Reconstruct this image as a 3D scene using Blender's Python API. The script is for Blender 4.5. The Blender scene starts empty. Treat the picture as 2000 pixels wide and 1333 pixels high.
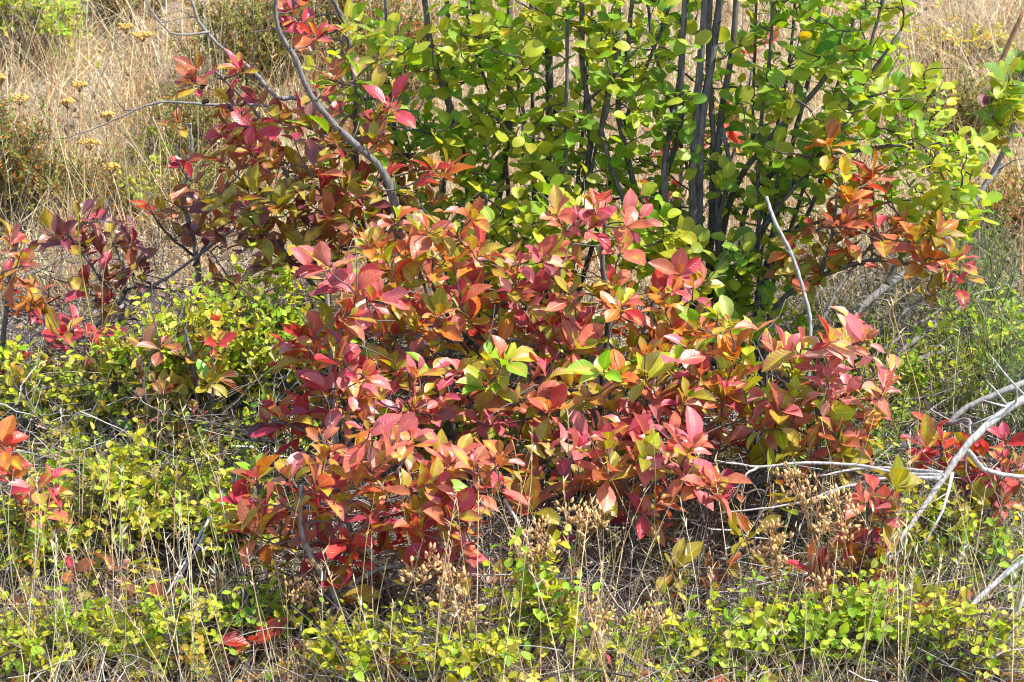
import bpy, math, random
import numpy as np
from mathutils import Vector, Matrix

# ------------------------------------------------------------------ camera, sky, sun, exposure
SC = bpy.context.scene
COL = SC.collection
rng = np.random.default_rng(11)
random.seed(11)
CAMZ, PITCH, FOCUS = 2.33, math.radians(12.0), 5.45

cam_data = bpy.data.cameras.new("camera")
cam = bpy.data.objects.new("camera", cam_data)
COL.objects.link(cam)
cam.location = (0, 0, CAMZ)
cam.rotation_euler = (math.radians(90) - PITCH, 0, 0)
cam_data.sensor_width = 36
cam_data.lens = 90
cam_data.clip_start = 0.05
cam_data.clip_end = 500
cam_data.dof.use_dof = True
cam_data.dof.focus_distance = FOCUS
cam_data.dof.aperture_fstop = 13.0
SC.camera = cam

SUN_AZ, SUN_EL = math.radians(104), math.radians(57)      # azimuth from +Y towards +X
world = bpy.data.worlds.new("World")
SC.world = world
world.use_nodes = True
wn = world.node_tree
wn.nodes.clear()
sky = wn.nodes.new("ShaderNodeTexSky")
sky.sky_type = 'NISHITA'
sky.sun_disc = False
sky.sun_elevation = SUN_EL
sky.sun_rotation = SUN_AZ
bg = wn.nodes.new("ShaderNodeBackground")
bg.inputs['Strength'].default_value = 0.15
wo = wn.nodes.new("ShaderNodeOutputWorld")
wn.links.new(sky.outputs[0], bg.inputs[0])
wn.links.new(bg.outputs[0], wo.inputs[0])

sun_data = bpy.data.lights.new("sun", 'SUN')
sun_data.energy = 4.3
sun_data.angle = math.radians(0.53)
sun_data.color = (1.0, 0.95, 0.87)
sun = bpy.data.objects.new("sun", sun_data)
COL.objects.link(sun)
S = Vector((math.sin(SUN_AZ) * math.cos(SUN_EL), math.cos(SUN_AZ) * math.cos(SUN_EL), math.sin(SUN_EL)))
sun.rotation_euler = S.to_track_quat('Z', 'Y').to_euler()
sun.location = S * 20
SUNV = np.array(S)

SC.view_settings.view_transform = 'Standard'
SC.view_settings.look = 'None'
SC.view_settings.exposure = 1.18
SC.view_settings.gamma = 1.0
SC.view_settings.use_curve_mapping = False
SC.render.engine = 'CYCLES'
SC.cycles.max_bounces = 8
SC.cycles.diffuse_bounces = 4
SC.cycles.transmission_bounces = 4
SC.cycles.use_denoising = True
SC.cycles.filter_width = 1.1

# ------------------------------------------------------------------ geometry helpers
KPX = 0.4 / 2000.0
CP, SP = math.cos(PITCH), math.sin(PITCH)

def ray(px, py):
    px = np.asarray(px, float); py = np.asarray(py, float)
    xr = (px - 1000) * KPX; yr = (666.5 - py) * KPX
    return np.stack([xr, CP + yr * SP, -SP + yr * CP], -1)

def at(px, py, Y):
    d = ray(px, py)
    s = np.asarray(Y, float) / d[..., 1]
    return d * s[..., None] + np.array([0, 0, CAMZ])

def project(p):
    p = np.asarray(p, float) - np.array([0, 0, CAMZ])
    f = p[..., 1] * CP - p[..., 2] * SP
    u = p[..., 1] * SP + p[..., 2] * CP
    return p[..., 0] / f / KPX + 1000, 666.5 - u / f / KPX, f

def gz(x, y):
    x = np.asarray(x, float); y = np.asarray(y, float)
    t = np.maximum(y - 6.5, 0)
    h = 0.15 * y + 0.24 * np.where(t < 0.8, t * t / 1.6, t - 0.4)
    t2 = np.maximum(y - 16, 0)
    h = h - 0.22 * np.where(t2 < 8, t2 * t2 / 16, t2 - 4)
    h = h + 0.025 * np.sin(x * 2.1 + 0.7) * np.cos(y * 1.7) + 0.014 * np.sin(x * 5.3 + y * 3.1) + 0.008 * np.sin(x * 11 - y * 9)
    return h

_T = np.linspace(2.0, 26, 480)
def ground_at(px, py):
    px = np.atleast_1d(np.asarray(px, float)); py = np.atleast_1d(np.asarray(py, float))
    out = np.zeros((len(px), 3))
    for a in range(0, len(px), 4000):
        d = ray(px[a:a + 4000], py[a:a + 4000])
        P = d[:, None, :] * _T[None, :, None]
        dz = P[..., 2] + CAMZ - gz(P[..., 0], P[..., 1])
        i = np.argmax(dz < 0, axis=1)
        i = np.where(i == 0, len(_T) - 1, i)
        r = np.arange(len(d))
        z1, z0 = dz[r, i], dz[r, i - 1]
        f = np.clip(z0 / (z0 - z1 + 1e-9), 0, 1)
        tt = _T[i - 1] + f * (_T[i] - _T[i - 1])
        q = d * tt[:, None]
        q[:, 2] = gz(q[:, 0], q[:, 1])
        out[a:a + 4000] = q
    return out

def unit(v):
    v = np.asarray(v, float)
    return v / (np.linalg.norm(v, axis=-1, keepdims=True) + 1e-12)

def lin(rgb, k=1.0):
    c = np.asarray(rgb, float) / 255.0
    return np.where(c < 0.04045, c / 12.92, ((c + 0.055) / 1.055) ** 2.4) * k

class MB:
    """collects geometry and links it as one mesh object"""
    def __init__(self):
        self.v, self.f, self.c, self.uv, self.n = [], [], [], [], 0
    def add(self, v, faces, col=None, uv=None):
        v = np.asarray(v, float).reshape(-1, 3)
        for f in faces:
            self.f.append(np.asarray(f, np.int64) + self.n)
        self.v.append(v)
        if col is None: col = (0.5, 0.5, 0.5, 1)
        col = np.asarray(col, float)
        if col.ndim == 1: col = np.tile(col, (len(v), 1))
        if col.shape[1] == 3: col = np.concatenate([col, np.ones((len(col), 1))], 1)
        self.c.append(col)
        self.uv.append(np.zeros((len(v), 2)) if uv is None else np.asarray(uv, float))
        self.n += len(v)
        return self
    def mesh(self, name, mat, smooth=True):
        v = np.concatenate(self.v); c = np.concatenate(self.c); uv = np.concatenate(self.uv)
        me = bpy.data.meshes.new(name)
        me.vertices.add(len(v)); me.vertices.foreach_set('co', v.astype(np.float32).ravel())
        loops = np.concatenate([f.ravel() for f in self.f])
        tot = np.concatenate([np.full(len(f), f.shape[1]) for f in self.f])
        st = np.concatenate([[0], np.cumsum(tot)[:-1]])
        me.loops.add(len(loops)); me.loops.foreach_set('vertex_index', loops.astype(np.int32))
        me.polygons.add(len(tot))
        me.polygons.foreach_set('loop_start', st.astype(np.int32))
        me.polygons.foreach_set('loop_total', tot.astype(np.int32))
        me.polygons.foreach_set('use_smooth', np.full(len(tot), smooth))
        ul = me.uv_layers.new(name='UVMap')
        ul.data.foreach_set('uv', uv[loops].astype(np.float32).ravel())
        ca = me.color_attributes.new('lc', 'FLOAT_COLOR', 'POINT')
        ca.data.foreach_set('color', c.astype(np.float32).ravel())
        me.update(calc_edges=True)
        me.materials.append(mat)
        return me
    def build(self, name, mat, parent=None, origin=None, smooth=True):
        if not self.v: return None
        if parent is not None: origin = np.array(parent.location)
        if origin is not None:
            self.v = [a - np.asarray(origin)[None] for a in self.v]
        o = bpy.data.objects.new(name, self.mesh(name, mat, smooth))
        COL.objects.link(o)
        if parent is not None: o.parent = parent
        elif origin is not None: o.location = origin
        return o

def tubes(P, R, k=5, cap=True):
    """P (T,n,3) paths, R (T,n) radii -> verts, faces"""
    P = np.asarray(P, float); R = np.asarray(R, float)
    if P.ndim == 2: P, R = P[None], R[None]
    T, n, _ = P.shape
    t = unit(np.gradient(P, axis=1))
    mean = unit(P[:, -1] - P[:, 0])
    ax = np.eye(3)[np.argmin(np.abs(mean), axis=1)]
    u = unit(np.cross(t, ax[:, None, :])); w = np.cross(t, u)
    a = np.arange(k) * 2 * math.pi / k
    V = P[:, :, None, :] + R[:, :, None, None] * (np.cos(a)[None, None, :, None] * u[:, :, None, :] + np.sin(a)[None, None, :, None] * w[:, :, None, :])
    V = V.reshape(-1, 3)
    i = np.arange(n - 1)[:, None]; j = np.arange(k)[None, :]
    q = np.stack([i * k + j, i * k + (j + 1) % k, (i + 1) * k + (j + 1) % k, (i + 1) * k + j], -1).reshape(-1, 4)
    F = (q[None] + (np.arange(T) * n * k)[:, None, None]).reshape(-1, 4)
    faces = [F]
    if cap:
        c1 = (np.arange(k)[None] + (np.arange(T) * n * k + (n - 1) * k)[:, None])
        c0 = (np.arange(k)[::-1][None] + (np.arange(T) * n * k)[:, None])
        faces += [c1, c0]
    return V, faces

def smooth_path(pts, rad, sub=4, jit=0.0):
    pts = np.asarray(pts, float); rad = np.asarray(rad, float)
    if len(pts) == 2:
        f = np.linspace(0, 1, sub + 2)[:, None]
        P = pts[0] * (1 - f) + pts[1] * f; R = rad[0] * (1 - f[:, 0]) + rad[1] * f[:, 0]
    else:
        E = np.vstack([2 * pts[0] - pts[1], pts, 2 * pts[-1] - pts[-2]])
        P, R = [], []
        for i in range(len(pts) - 1):
            a, b, c, d = E[i:i + 4]
            for s in range(sub):
                f = s / sub
                P.append(0.5 * (2 * b + (c - a) * f + (2 * a - 5 * b + 4 * c - d) * f * f + (3 * b - a - 3 * c + d) * f ** 3))
                R.append(rad[i] * (1 - f) + rad[i + 1] * f)
        P.append(pts[-1]); R.append(rad[-1])
        P, R = np.array(P), np.array(R)
    if jit: P[1:-1] += rng.normal(0, jit, (len(P) - 2, 3))
    return P, R

def bez(a, b, c, d, n):
    f = np.linspace(0, 1, n)[:, None]
    return a * (1 - f) ** 3 + 3 * b * f * (1 - f) ** 2 + 3 * c * f * f * (1 - f) + d * f ** 3

# ------------------------------------------------------------------ materials
def nt_new(name):
    m = bpy.data.materials.new(name); m.use_nodes = True
    t = m.node_tree; t.nodes.clear()
    def N(kind, **kw):
        n = t.nodes.new(kind)
        for k, v in kw.items():
            if hasattr(n, k): setattr(n, k, v)
            else: n.inputs[k].default_value = v
        return n
    return m, t, N

def mathn(t, op, a, b=None, c=None, clamp=False):
    n = t.nodes.new('ShaderNodeMath'); n.operation = op; n.use_clamp = clamp
    for i, x in enumerate((a, b, c)):
        if x is None: continue
        if isinstance(x, (int, float)): n.inputs[i].default_value = x
        else: t.links.new(x, n.inputs[i])
    return n.outputs[0]

def mixc(t, fac, a, b, mode='MIX'):
    n = t.nodes.new('ShaderNodeMix'); n.data_type = 'RGBA'; n.blend_type = mode
    for s, x in ((0, fac), (6, a), (7, b)):
        if isinstance(x, (int, float)): n.inputs[s].default_value = x
        elif isinstance(x, (tuple, list)): n.inputs[s].default_value = tuple(x) + ((1,) if len(x) == 3 else ())
        else: t.links.new(x, n.inputs[s])
    return n.outputs[2]

def leaf_mat(name, per_object, alt, veins=8.0, vein_fac=0.30, vein_tint=(1.5, 1.35, 1.0), rough=0.42, trans=0.36, alt_gain=1.0, spec=0.5, noise_scale=38):
    m, t, N = nt_new(name)
    L = t.links.new
    if per_object:
        oi = N('ShaderNodeObjectInfo'); col, alpha = oi.outputs['Color'], oi.outputs['Alpha']
    else:
        at_ = N('ShaderNodeAttribute', attribute_name='lc'); col, alpha = at_.outputs['Color'], at_.outputs['Alpha']
    uv = N('ShaderNodeUVMap'); sx = N('ShaderNodeSeparateXYZ'); L(uv.outputs[0], sx.inputs[0])
    u = mathn(t, 'ABSOLUTE', mathn(t, 'MULTIPLY_ADD', sx.outputs[0], 2.0, -1.0))
    v = sx.outputs[1]
    geo = N('ShaderNodeNewGeometry')
    nz = N('ShaderNodeTexNoise'); nz.inputs['Scale'].default_value = noise_scale; nz.inputs['Detail'].default_value = 4
    L(geo.outputs['Position'], nz.inputs['Vector'])
    nzf = nz.outputs[0]
    # blotches of the second autumn colour, strongest about the midrib
    k = mathn(t, 'ADD', mathn(t, 'MULTIPLY', nzf, 1.6), mathn(t, 'MULTIPLY', mathn(t, 'SUBTRACT', 1.0, u), 0.45))
    k = mathn(t, 'ADD', k, mathn(t, 'MULTIPLY_ADD', alpha, 1.3, -1.75))
    k = mathn(t, 'MULTIPLY', k, 2.2 * alt_gain, clamp=True)
    c1 = mixc(t, k, col, alt)
    # overall mottling
    c1 = mixc(t, 1.0, c1, (1, 1, 1), 'MULTIPLY')
    hs = N('ShaderNodeHueSaturation'); L(c1, hs.inputs['Color'])
    L(mathn(t, 'MULTIPLY_ADD', nzf, 0.06, 0.47), hs.inputs['Hue'])
    L(mathn(t, 'MULTIPLY_ADD', nzf, 0.8, 0.6), hs.inputs['Value'])
    # veins
    ph = mathn(t, 'SUBTRACT', mathn(t, 'MULTIPLY', v, veins), mathn(t, 'MULTIPLY', u, veins * 0.22))
    sn = mathn(t, 'ABSOLUTE', mathn(t, 'SINE', mathn(t, 'MULTIPLY', ph, math.pi)))
    side = mathn(t, 'SUBTRACT', 1.0, mathn(t, 'MULTIPLY', sn, 3.2, clamp=True))
    mid = mathn(t, 'SUBTRACT', 1.0, mathn(t, 'MULTIPLY', u, 11.0, clamp=True))
    vm = mathn(t, 'MAXIMUM', mathn(t, 'MULTIPLY', side, 0.7), mid)
    vcol = mixc(t, 1.0, hs.outputs[0], vein_tint, 'MULTIPLY')
    c2 = mixc(t, mathn(t, 'MULTIPLY', vm, vein_fac * 2), hs.outputs[0], vcol)
    # small brown specks and spots
    sp = N('ShaderNodeTexNoise'); sp.inputs['Scale'].default_value = 260; L(geo.outputs['Position'], sp.inputs['Vector'])
    spk = mathn(t, 'MULTIPLY', mathn(t, 'SUBTRACT', sp.outputs[0], 0.68), 9.0, clamp=True)
    c3 = mixc(t, mathn(t, 'MULTIPLY', spk, 0.6), c2, (0.10, 0.05, 0.03))
    # dry brown margins and tips
    wn_ = N('ShaderNodeTexNoise'); wn_.inputs['Scale'].default_value = 55; wn_.inputs['Detail'].default_value = 3; L(geo.outputs['Position'], wn_.inputs['Vector'])
    edge = mathn(t, 'MAXIMUM', mathn(t, 'MULTIPLY_ADD', u, 1.0, 0.0), mathn(t, 'MULTIPLY_ADD', v, 1.15, -0.12))
    ek = mathn(t, 'MULTIPLY', mathn(t, 'SUBTRACT', mathn(t, 'ADD', edge, mathn(t, 'MULTIPLY', wn_.outputs[0], 1.1)), 1.62), 7.0, clamp=True)
    c3 = mixc(t, mathn(t, 'MULTIPLY', ek, 0.6), c3, (0.17, 0.085, 0.04))
    bs = N('ShaderNodeBsdfPrincipled'); L(c3, bs.inputs['Base Color'])
    L(mathn(t, 'MULTIPLY_ADD', wn_.outputs[0], 0.3, rough - 0.13), bs.inputs['Roughness'])
    bs.inputs['Specular IOR Level'].default_value = spec
    bump = N('ShaderNodeBump'); bump.inputs['Strength'].default_value = 0.5; bump.inputs['Distance'].default_value = 0.0012
    hgt = mathn(t, 'ADD', mathn(t, 'SUBTRACT', 1.0, vm), mathn(t, 'MULTIPLY', nzf, 0.7))
    L(hgt, bump.inputs['Height']); L(bump.outputs[0], bs.inputs['Normal'])
    tr = N('ShaderNodeBsdfTranslucent')
    tc = mixc(t, 1.0, c3, (1.25, 1.2, 0.75), 'MULTIPLY'); L(tc, tr.inputs['Color'])
    mx = N('ShaderNodeMixShader'); mx.inputs[0].default_value = trans
    L(bs.outputs[0], mx.inputs[1]); L(tr.outputs[0], mx.inputs[2])
    out = N('ShaderNodeOutputMaterial'); L(mx.outputs[0], out.inputs[0])
    return m

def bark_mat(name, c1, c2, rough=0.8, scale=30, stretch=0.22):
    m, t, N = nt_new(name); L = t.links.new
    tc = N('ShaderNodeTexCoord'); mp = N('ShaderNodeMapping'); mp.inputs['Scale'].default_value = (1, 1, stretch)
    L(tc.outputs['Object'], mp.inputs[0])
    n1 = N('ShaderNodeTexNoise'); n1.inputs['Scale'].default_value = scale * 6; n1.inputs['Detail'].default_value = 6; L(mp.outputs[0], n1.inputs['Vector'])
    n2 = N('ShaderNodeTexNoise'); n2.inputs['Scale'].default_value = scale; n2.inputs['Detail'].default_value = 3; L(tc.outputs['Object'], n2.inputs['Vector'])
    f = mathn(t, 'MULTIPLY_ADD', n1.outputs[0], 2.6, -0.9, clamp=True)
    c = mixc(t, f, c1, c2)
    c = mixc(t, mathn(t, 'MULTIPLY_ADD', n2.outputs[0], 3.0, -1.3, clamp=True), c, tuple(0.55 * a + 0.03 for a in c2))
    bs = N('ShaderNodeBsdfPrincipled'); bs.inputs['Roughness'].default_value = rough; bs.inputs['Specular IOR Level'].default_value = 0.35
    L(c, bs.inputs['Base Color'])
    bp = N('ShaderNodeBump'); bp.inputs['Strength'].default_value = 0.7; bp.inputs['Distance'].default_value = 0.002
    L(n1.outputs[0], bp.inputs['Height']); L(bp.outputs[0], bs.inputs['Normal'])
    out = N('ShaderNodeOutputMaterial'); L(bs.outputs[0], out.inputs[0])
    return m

def attr_mat(name, rough=0.7, trans=0.0, var=0.5, scale=60, spec=0.3):
    m, t, N = nt_new(name); L = t.links.new
    a = N('ShaderNodeAttribute', attribute_name='lc')
    g = N('ShaderNodeNewGeometry')
    n1 = N('ShaderNodeTexNoise'); n1.inputs['Scale'].default_value = scale; n1.inputs['Detail'].default_value = 5; L(g.outputs['Position'], n1.inputs['Vector'])
    hs = N('ShaderNodeHueSaturation'); L(a.outputs['Color'], hs.inputs['Color'])
    L(mathn(t, 'MULTIPLY_ADD', n1.outputs[0], 2 * var, 1 - var), hs.inputs['Value'])
    bs = N('ShaderNodeBsdfPrincipled'); bs.inputs['Roughness'].default_value = rough; bs.inputs['Specular IOR Level'].default_value = spec
    L(hs.outputs[0], bs.inputs['Base Color'])
    out = N('ShaderNodeOutputMaterial')
    if trans > 0:
        tr = N('ShaderNodeBsdfTranslucent'); L(hs.outputs[0], tr.inputs['Color'])
        mx = N('ShaderNodeMixShader'); mx.inputs[0].default_value = trans
        L(bs.outputs[0], mx.inputs[1]); L(tr.outputs[0], mx.inputs[2]); L(mx.outputs[0], out.inputs[0])
    else: L(bs.outputs[0], out.inputs[0])
    return m

def ground_mat():
    m, t, N = nt_new("soil_and_litter"); L = t.links.new
    g = N('ShaderNodeNewGeometry')
    def nz(s, d=6):
        n = N('ShaderNodeTexNoise'); n.inputs['Scale'].default_value = s; n.inputs['Detail'].default_value = d; L(g.outputs['Position'], n.inputs['Vector']); return n.outputs[0]
    a, b, c = nz(3), nz(28), nz(140)
    col = mixc(t, mathn(t, 'MULTIPLY_ADD', b, 3, -1.1, clamp=True), (0.27, 0.20, 0.135), (0.48, 0.385, 0.265))
    col = mixc(t, mathn(t, 'MULTIPLY_ADD', c, 4, -1.8, clamp=True), col, (0.42, 0.34, 0.25))
    col = mixc(t, mathn(t, 'MULTIPLY_ADD', a, 4, -1.9, clamp=True), col, (0.10, 0.075, 0.055))
    bs = N('ShaderNodeBsdfPrincipled'); bs.inputs['Roughness'].default_value = 0.95; L(col, bs.inputs['Base Color'])
    bp = N('ShaderNodeBump'); bp.inputs['Distance'].default_value = 0.02; L(mathn(t, 'ADD', b, c), bp.inputs['Height']); L(bp.outputs[0], bs.inputs['Normal'])
    out = N('ShaderNodeOutputMaterial'); L(bs.outputs[0], out.inputs[0])
    return m

M = {}
ALT_RED = (0.40, 0.27, 0.03)
ALT_GRN = (0.40, 0.44, 0.04)
for po in (True, False):
    s = '' if po else '_joined'
    M['red', po] = leaf_mat('autumn_leaf' + s, po, ALT_RED, veins=9, vein_fac=0.42, vein_tint=(1.45, 2.3, 1.1), rough=0.36, trans=0.36, spec=0.65)
    M['green', po] = leaf_mat('green_leaf' + s, po, ALT_GRN, veins=7, vein_fac=0.22, rough=0.42, trans=0.48, vein_tint=(1.4, 1.25, 1.1))
    M['small', po] = leaf_mat('small_leaf' + s, po, (0.55, 0.45, 0.08), veins=5, vein_fac=0.15, rough=0.5, trans=0.45, noise_scale=60)
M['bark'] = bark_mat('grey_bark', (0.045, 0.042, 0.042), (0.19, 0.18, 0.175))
M['bark_mid'] = bark_mat('mid_grey_bark', (0.13, 0.12, 0.115), (0.34, 0.32, 0.30))
M['bark_weather'] = bark_mat('weathered_grey_wood', (0.06, 0.055, 0.05), (0.23, 0.215, 0.20))
M['bark_dead'] = bark_mat('silver_dead_wood', (0.18, 0.17, 0.17), (0.46, 0.44, 0.43))
M['bark_pale'] = bark_mat('bleached_wood', (0.24, 0.225, 0.21), (0.66, 0.63, 0.60), stretch=0.3)
M['bark_brown'] = bark_mat('peeling_brown_bark', (0.22, 0.10, 0.04), (0.42, 0.26, 0.15))
M['twig'] = attr_mat('twig_wood', 0.75, 0, 0.5, 90)
M['straw'] = attr_mat('dry_straw', 0.6, 0.22, 0.35, 40, 0.4)
M['litter'] = attr_mat('leaf_litter', 0.85, 0.1, 0.5, 70)
M['fine'] = attr_mat('fine_leaf', 0.5, 0.35, 0.4, 40)
M['seed'] = attr_mat('dry_seed_capsule', 0.6, 0.12, 0.45, 160)
M['berry'] = attr_mat('berry_skin', 0.22, 0, 0.2, 90, 0.6)
M['stone'] = attr_mat('pale_stone', 0.9, 0, 0.6, 25)
M['ground'] = ground_mat()

# ------------------------------------------------------------------ object helpers
def tag(o, label=None, cat=None, group=None, kind=None):
    if label: o['label'] = label
    if cat: o['category'] = cat
    if group: o['group'] = group
    if kind: o['kind'] = kind
    return o

def thing(name, loc, label, cat, group=None):
    o = bpy.data.objects.new(name, None); COL.objects.link(o)
    o.location = tuple(float(a) for a in loc); o.empty_display_size = 0.05
    return tag(o, label, cat, group)

# ------------------------------------------------------------------ leaf templates (leaf along +Y, face up +Z, base at the origin)
def leaf_template(width, widest, tip, fold, bend, wave, petiole, cols=5, st=7, twist=0.0, seed=0):
    r = np.random.default_rng(seed)
    ts = np.array([0, .12, .30, .50, .70, .87, 1.0]) if st == 7 else np.array([0, .2, .5, .8, 1.0])
    p = math.log(0.5) / math.log(widest)
    prof = np.sin(math.pi * ts ** p) ** tip
    us = np.linspace(-1, 1, cols)
    V, UV, rows = [], [], []
    ph = r.uniform(0, 6)
    nn = 200; s = np.linspace(0, 1, nn); ang = bend * (s - 0.25)
    yy = np.concatenate([[0], np.cumsum(np.cos(ang))[:-1]]) / nn; zz = np.concatenate([[0], np.cumsum(-np.sin(ang))[:-1]]) / nn
    asym = r.uniform(-.08, .08)
    for i, tt in enumerate(ts):
        y0, z0 = np.interp(tt, s, yy), np.interp(tt, s, zz)
        row = []
        for u in ([0.0] if i in (0, len(ts) - 1) else us):
            hw = 0.5 * width * max(prof[i], 0) * (1 + asym * np.sign(u))
            x = u * hw
            z = fold * abs(u) ** 1.3 * hw + wave * math.sin(tt * 7 + ph + (2 if u > 0 else 0)) * abs(u) * hw
            tw = twist * (tt - .3)
            row.append(len(V)); V.append((x * math.cos(tw) - z * math.sin(tw), petiole + y0, z0 + z * math.cos(tw) + x * math.sin(tw))); UV.append(((u + 1) / 2, tt))
        rows.append(row)
    T, Q = [], []
    for j in range(cols - 1):
        T.append((rows[0][0], rows[1][j + 1], rows[1][j]))
        T.append((rows[-1][0], rows[-2][j], rows[-2][j + 1]))
        for i in range(1, len(rows) - 2):
            Q.append((rows[i][j], rows[i][j + 1], rows[i + 1][j + 1], rows[i + 1][j]))
    if petiole > 0:
        b = len(V); w = 0.014
        V += [(-w, 0, -.01), (w, 0, -.01), (w, petiole + .02, .0), (-w, petiole + .02, 0), (0, 0, w), (0, petiole + .02, w)]
        UV += [(.5, .0)] * 6
        Q += [(b, b + 1, b + 2, b + 3), (b, b + 4, b + 5, b + 3)]
    return np.array(V), [np.array(Q), np.array(T)], np.array(UV)

TPL = {'red': [], 'green': [], 'small': []}
for i in range(9):
    TPL['red'].append(leaf_template(rng.uniform(.48, .62), rng.uniform(.50, .60), rng.uniform(.82, .98), rng.uniform(.15, .6), rng.uniform(-.2, 1.25), .12, .11, seed=i, twist=rng.uniform(-.5, .5)))
for i in range(7):
    TPL['green'].append(leaf_template(rng.uniform(.72, .88), rng.uniform(.47, .54), rng.uniform(.52, .66), rng.uniform(.0, .4), rng.uniform(-.3, .8), .08, .24, seed=20 + i, twist=rng.uniform(-.3, .3)))
for i in range(5):
    TPL['small'].append(leaf_template(rng.uniform(.55, .72), rng.uniform(.44, .52), rng.uniform(.65, .85), rng.uniform(.1, .6), rng.uniform(-.2, 1.0), .1, .06, cols=3, st=5, seed=40 + i))
TMESH = {}
for k in TPL:
    TMESH[k] = [MB().add(v, f, None, uv).mesh('leaf', M[k, True]) for v, f, uv in TPL[k]]

LEAVES = []   # (owner, kind, template, 3x3 rotation*scale, location, rgba)
def add_leaf(owner, kind, loc, axis, normal, size, rgba):
    y = unit(axis); z = normal - y * np.dot(normal, y)
    nz_ = np.linalg.norm(z)
    if nz_ < 1e-3: return
    z = z / nz_; x = np.cross(y, z)
    R = np.stack([x * rng.uniform(.88, 1.1), y, z], 1) * size
    LEAVES.append((owner, kind, int(rng.integers(len(TPL[kind]))), R, np.asarray(loc, float), rgba))

PAL = {n: lin(c) for n, c in dict(
    CR=(172, 56, 74), PK=(190, 98, 104), RD=(178, 60, 50), CO=(186, 102, 78), OR=(194, 114, 42), RU=(154, 88, 54), BR=(138, 90, 66), PU=(120, 60, 70),
    OL=(146, 134, 40), YG=(174, 182, 44), GR=(134, 168, 38), DG=(106, 146, 36), YE=(220, 182, 40), PG=(176, 176, 90), BG=(104, 148, 52), PP=(206, 150, 140)).items()}

def pick(mix):
    ks = list(mix); w = np.array([mix[k] for k in ks], float)
    return PAL[ks[rng.choice(len(ks), p=w / w.sum())]]

def leafcol(base, j=0.16, a=None):
    c = base * rng.uniform(1 - j, 1 + j) * (1 + rng.normal(0, j * 0.5, 3))
    if a is None: a = rng.choice([rng.uniform(0, .35), rng.uniform(.3, .75), rng.uniform(.7, 1)], p=[.50, .30, .20])
    return (float(max(c[0], .01)), float(max(c[1], .01)), float(max(c[2], .01)), float(a))

def sample_ellipses(regs, mind):
    """regs: (px,py,rx,ry,Y,dY,count,mix) -> list of (point, mix)"""
    out = []; pts = []
    for (px, py, rx, ry, Y, dY, n, mix) in regs:
        c = 0
        for _ in range(n * 12):
            if c >= n: break
            a = rng.uniform(0, 2 * math.pi); r = math.sqrt(rng.uniform())
            x, y = px + rx * r * math.cos(a), py + ry * r * math.sin(a)
            yy = Y + rng.uniform(-dY, dY)
            p = at(x, y, yy)
            if p[2] < gz(p[0], p[1]) + 0.02: continue
            if pts and min(np.linalg.norm(np.array(pts) - p, axis=1)) < mind * (0.6 if _ > n * 6 else 1): continue
            pts.append(p); out.append((p, mix)); c += 1
    return out

def ground_below(px, py, Y=None):
    if Y is None: return ground_at(px, py)[0]
    p = at(px, py, Y); return np.array([p[0], p[1], gz(p[0], p[1])])

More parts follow.
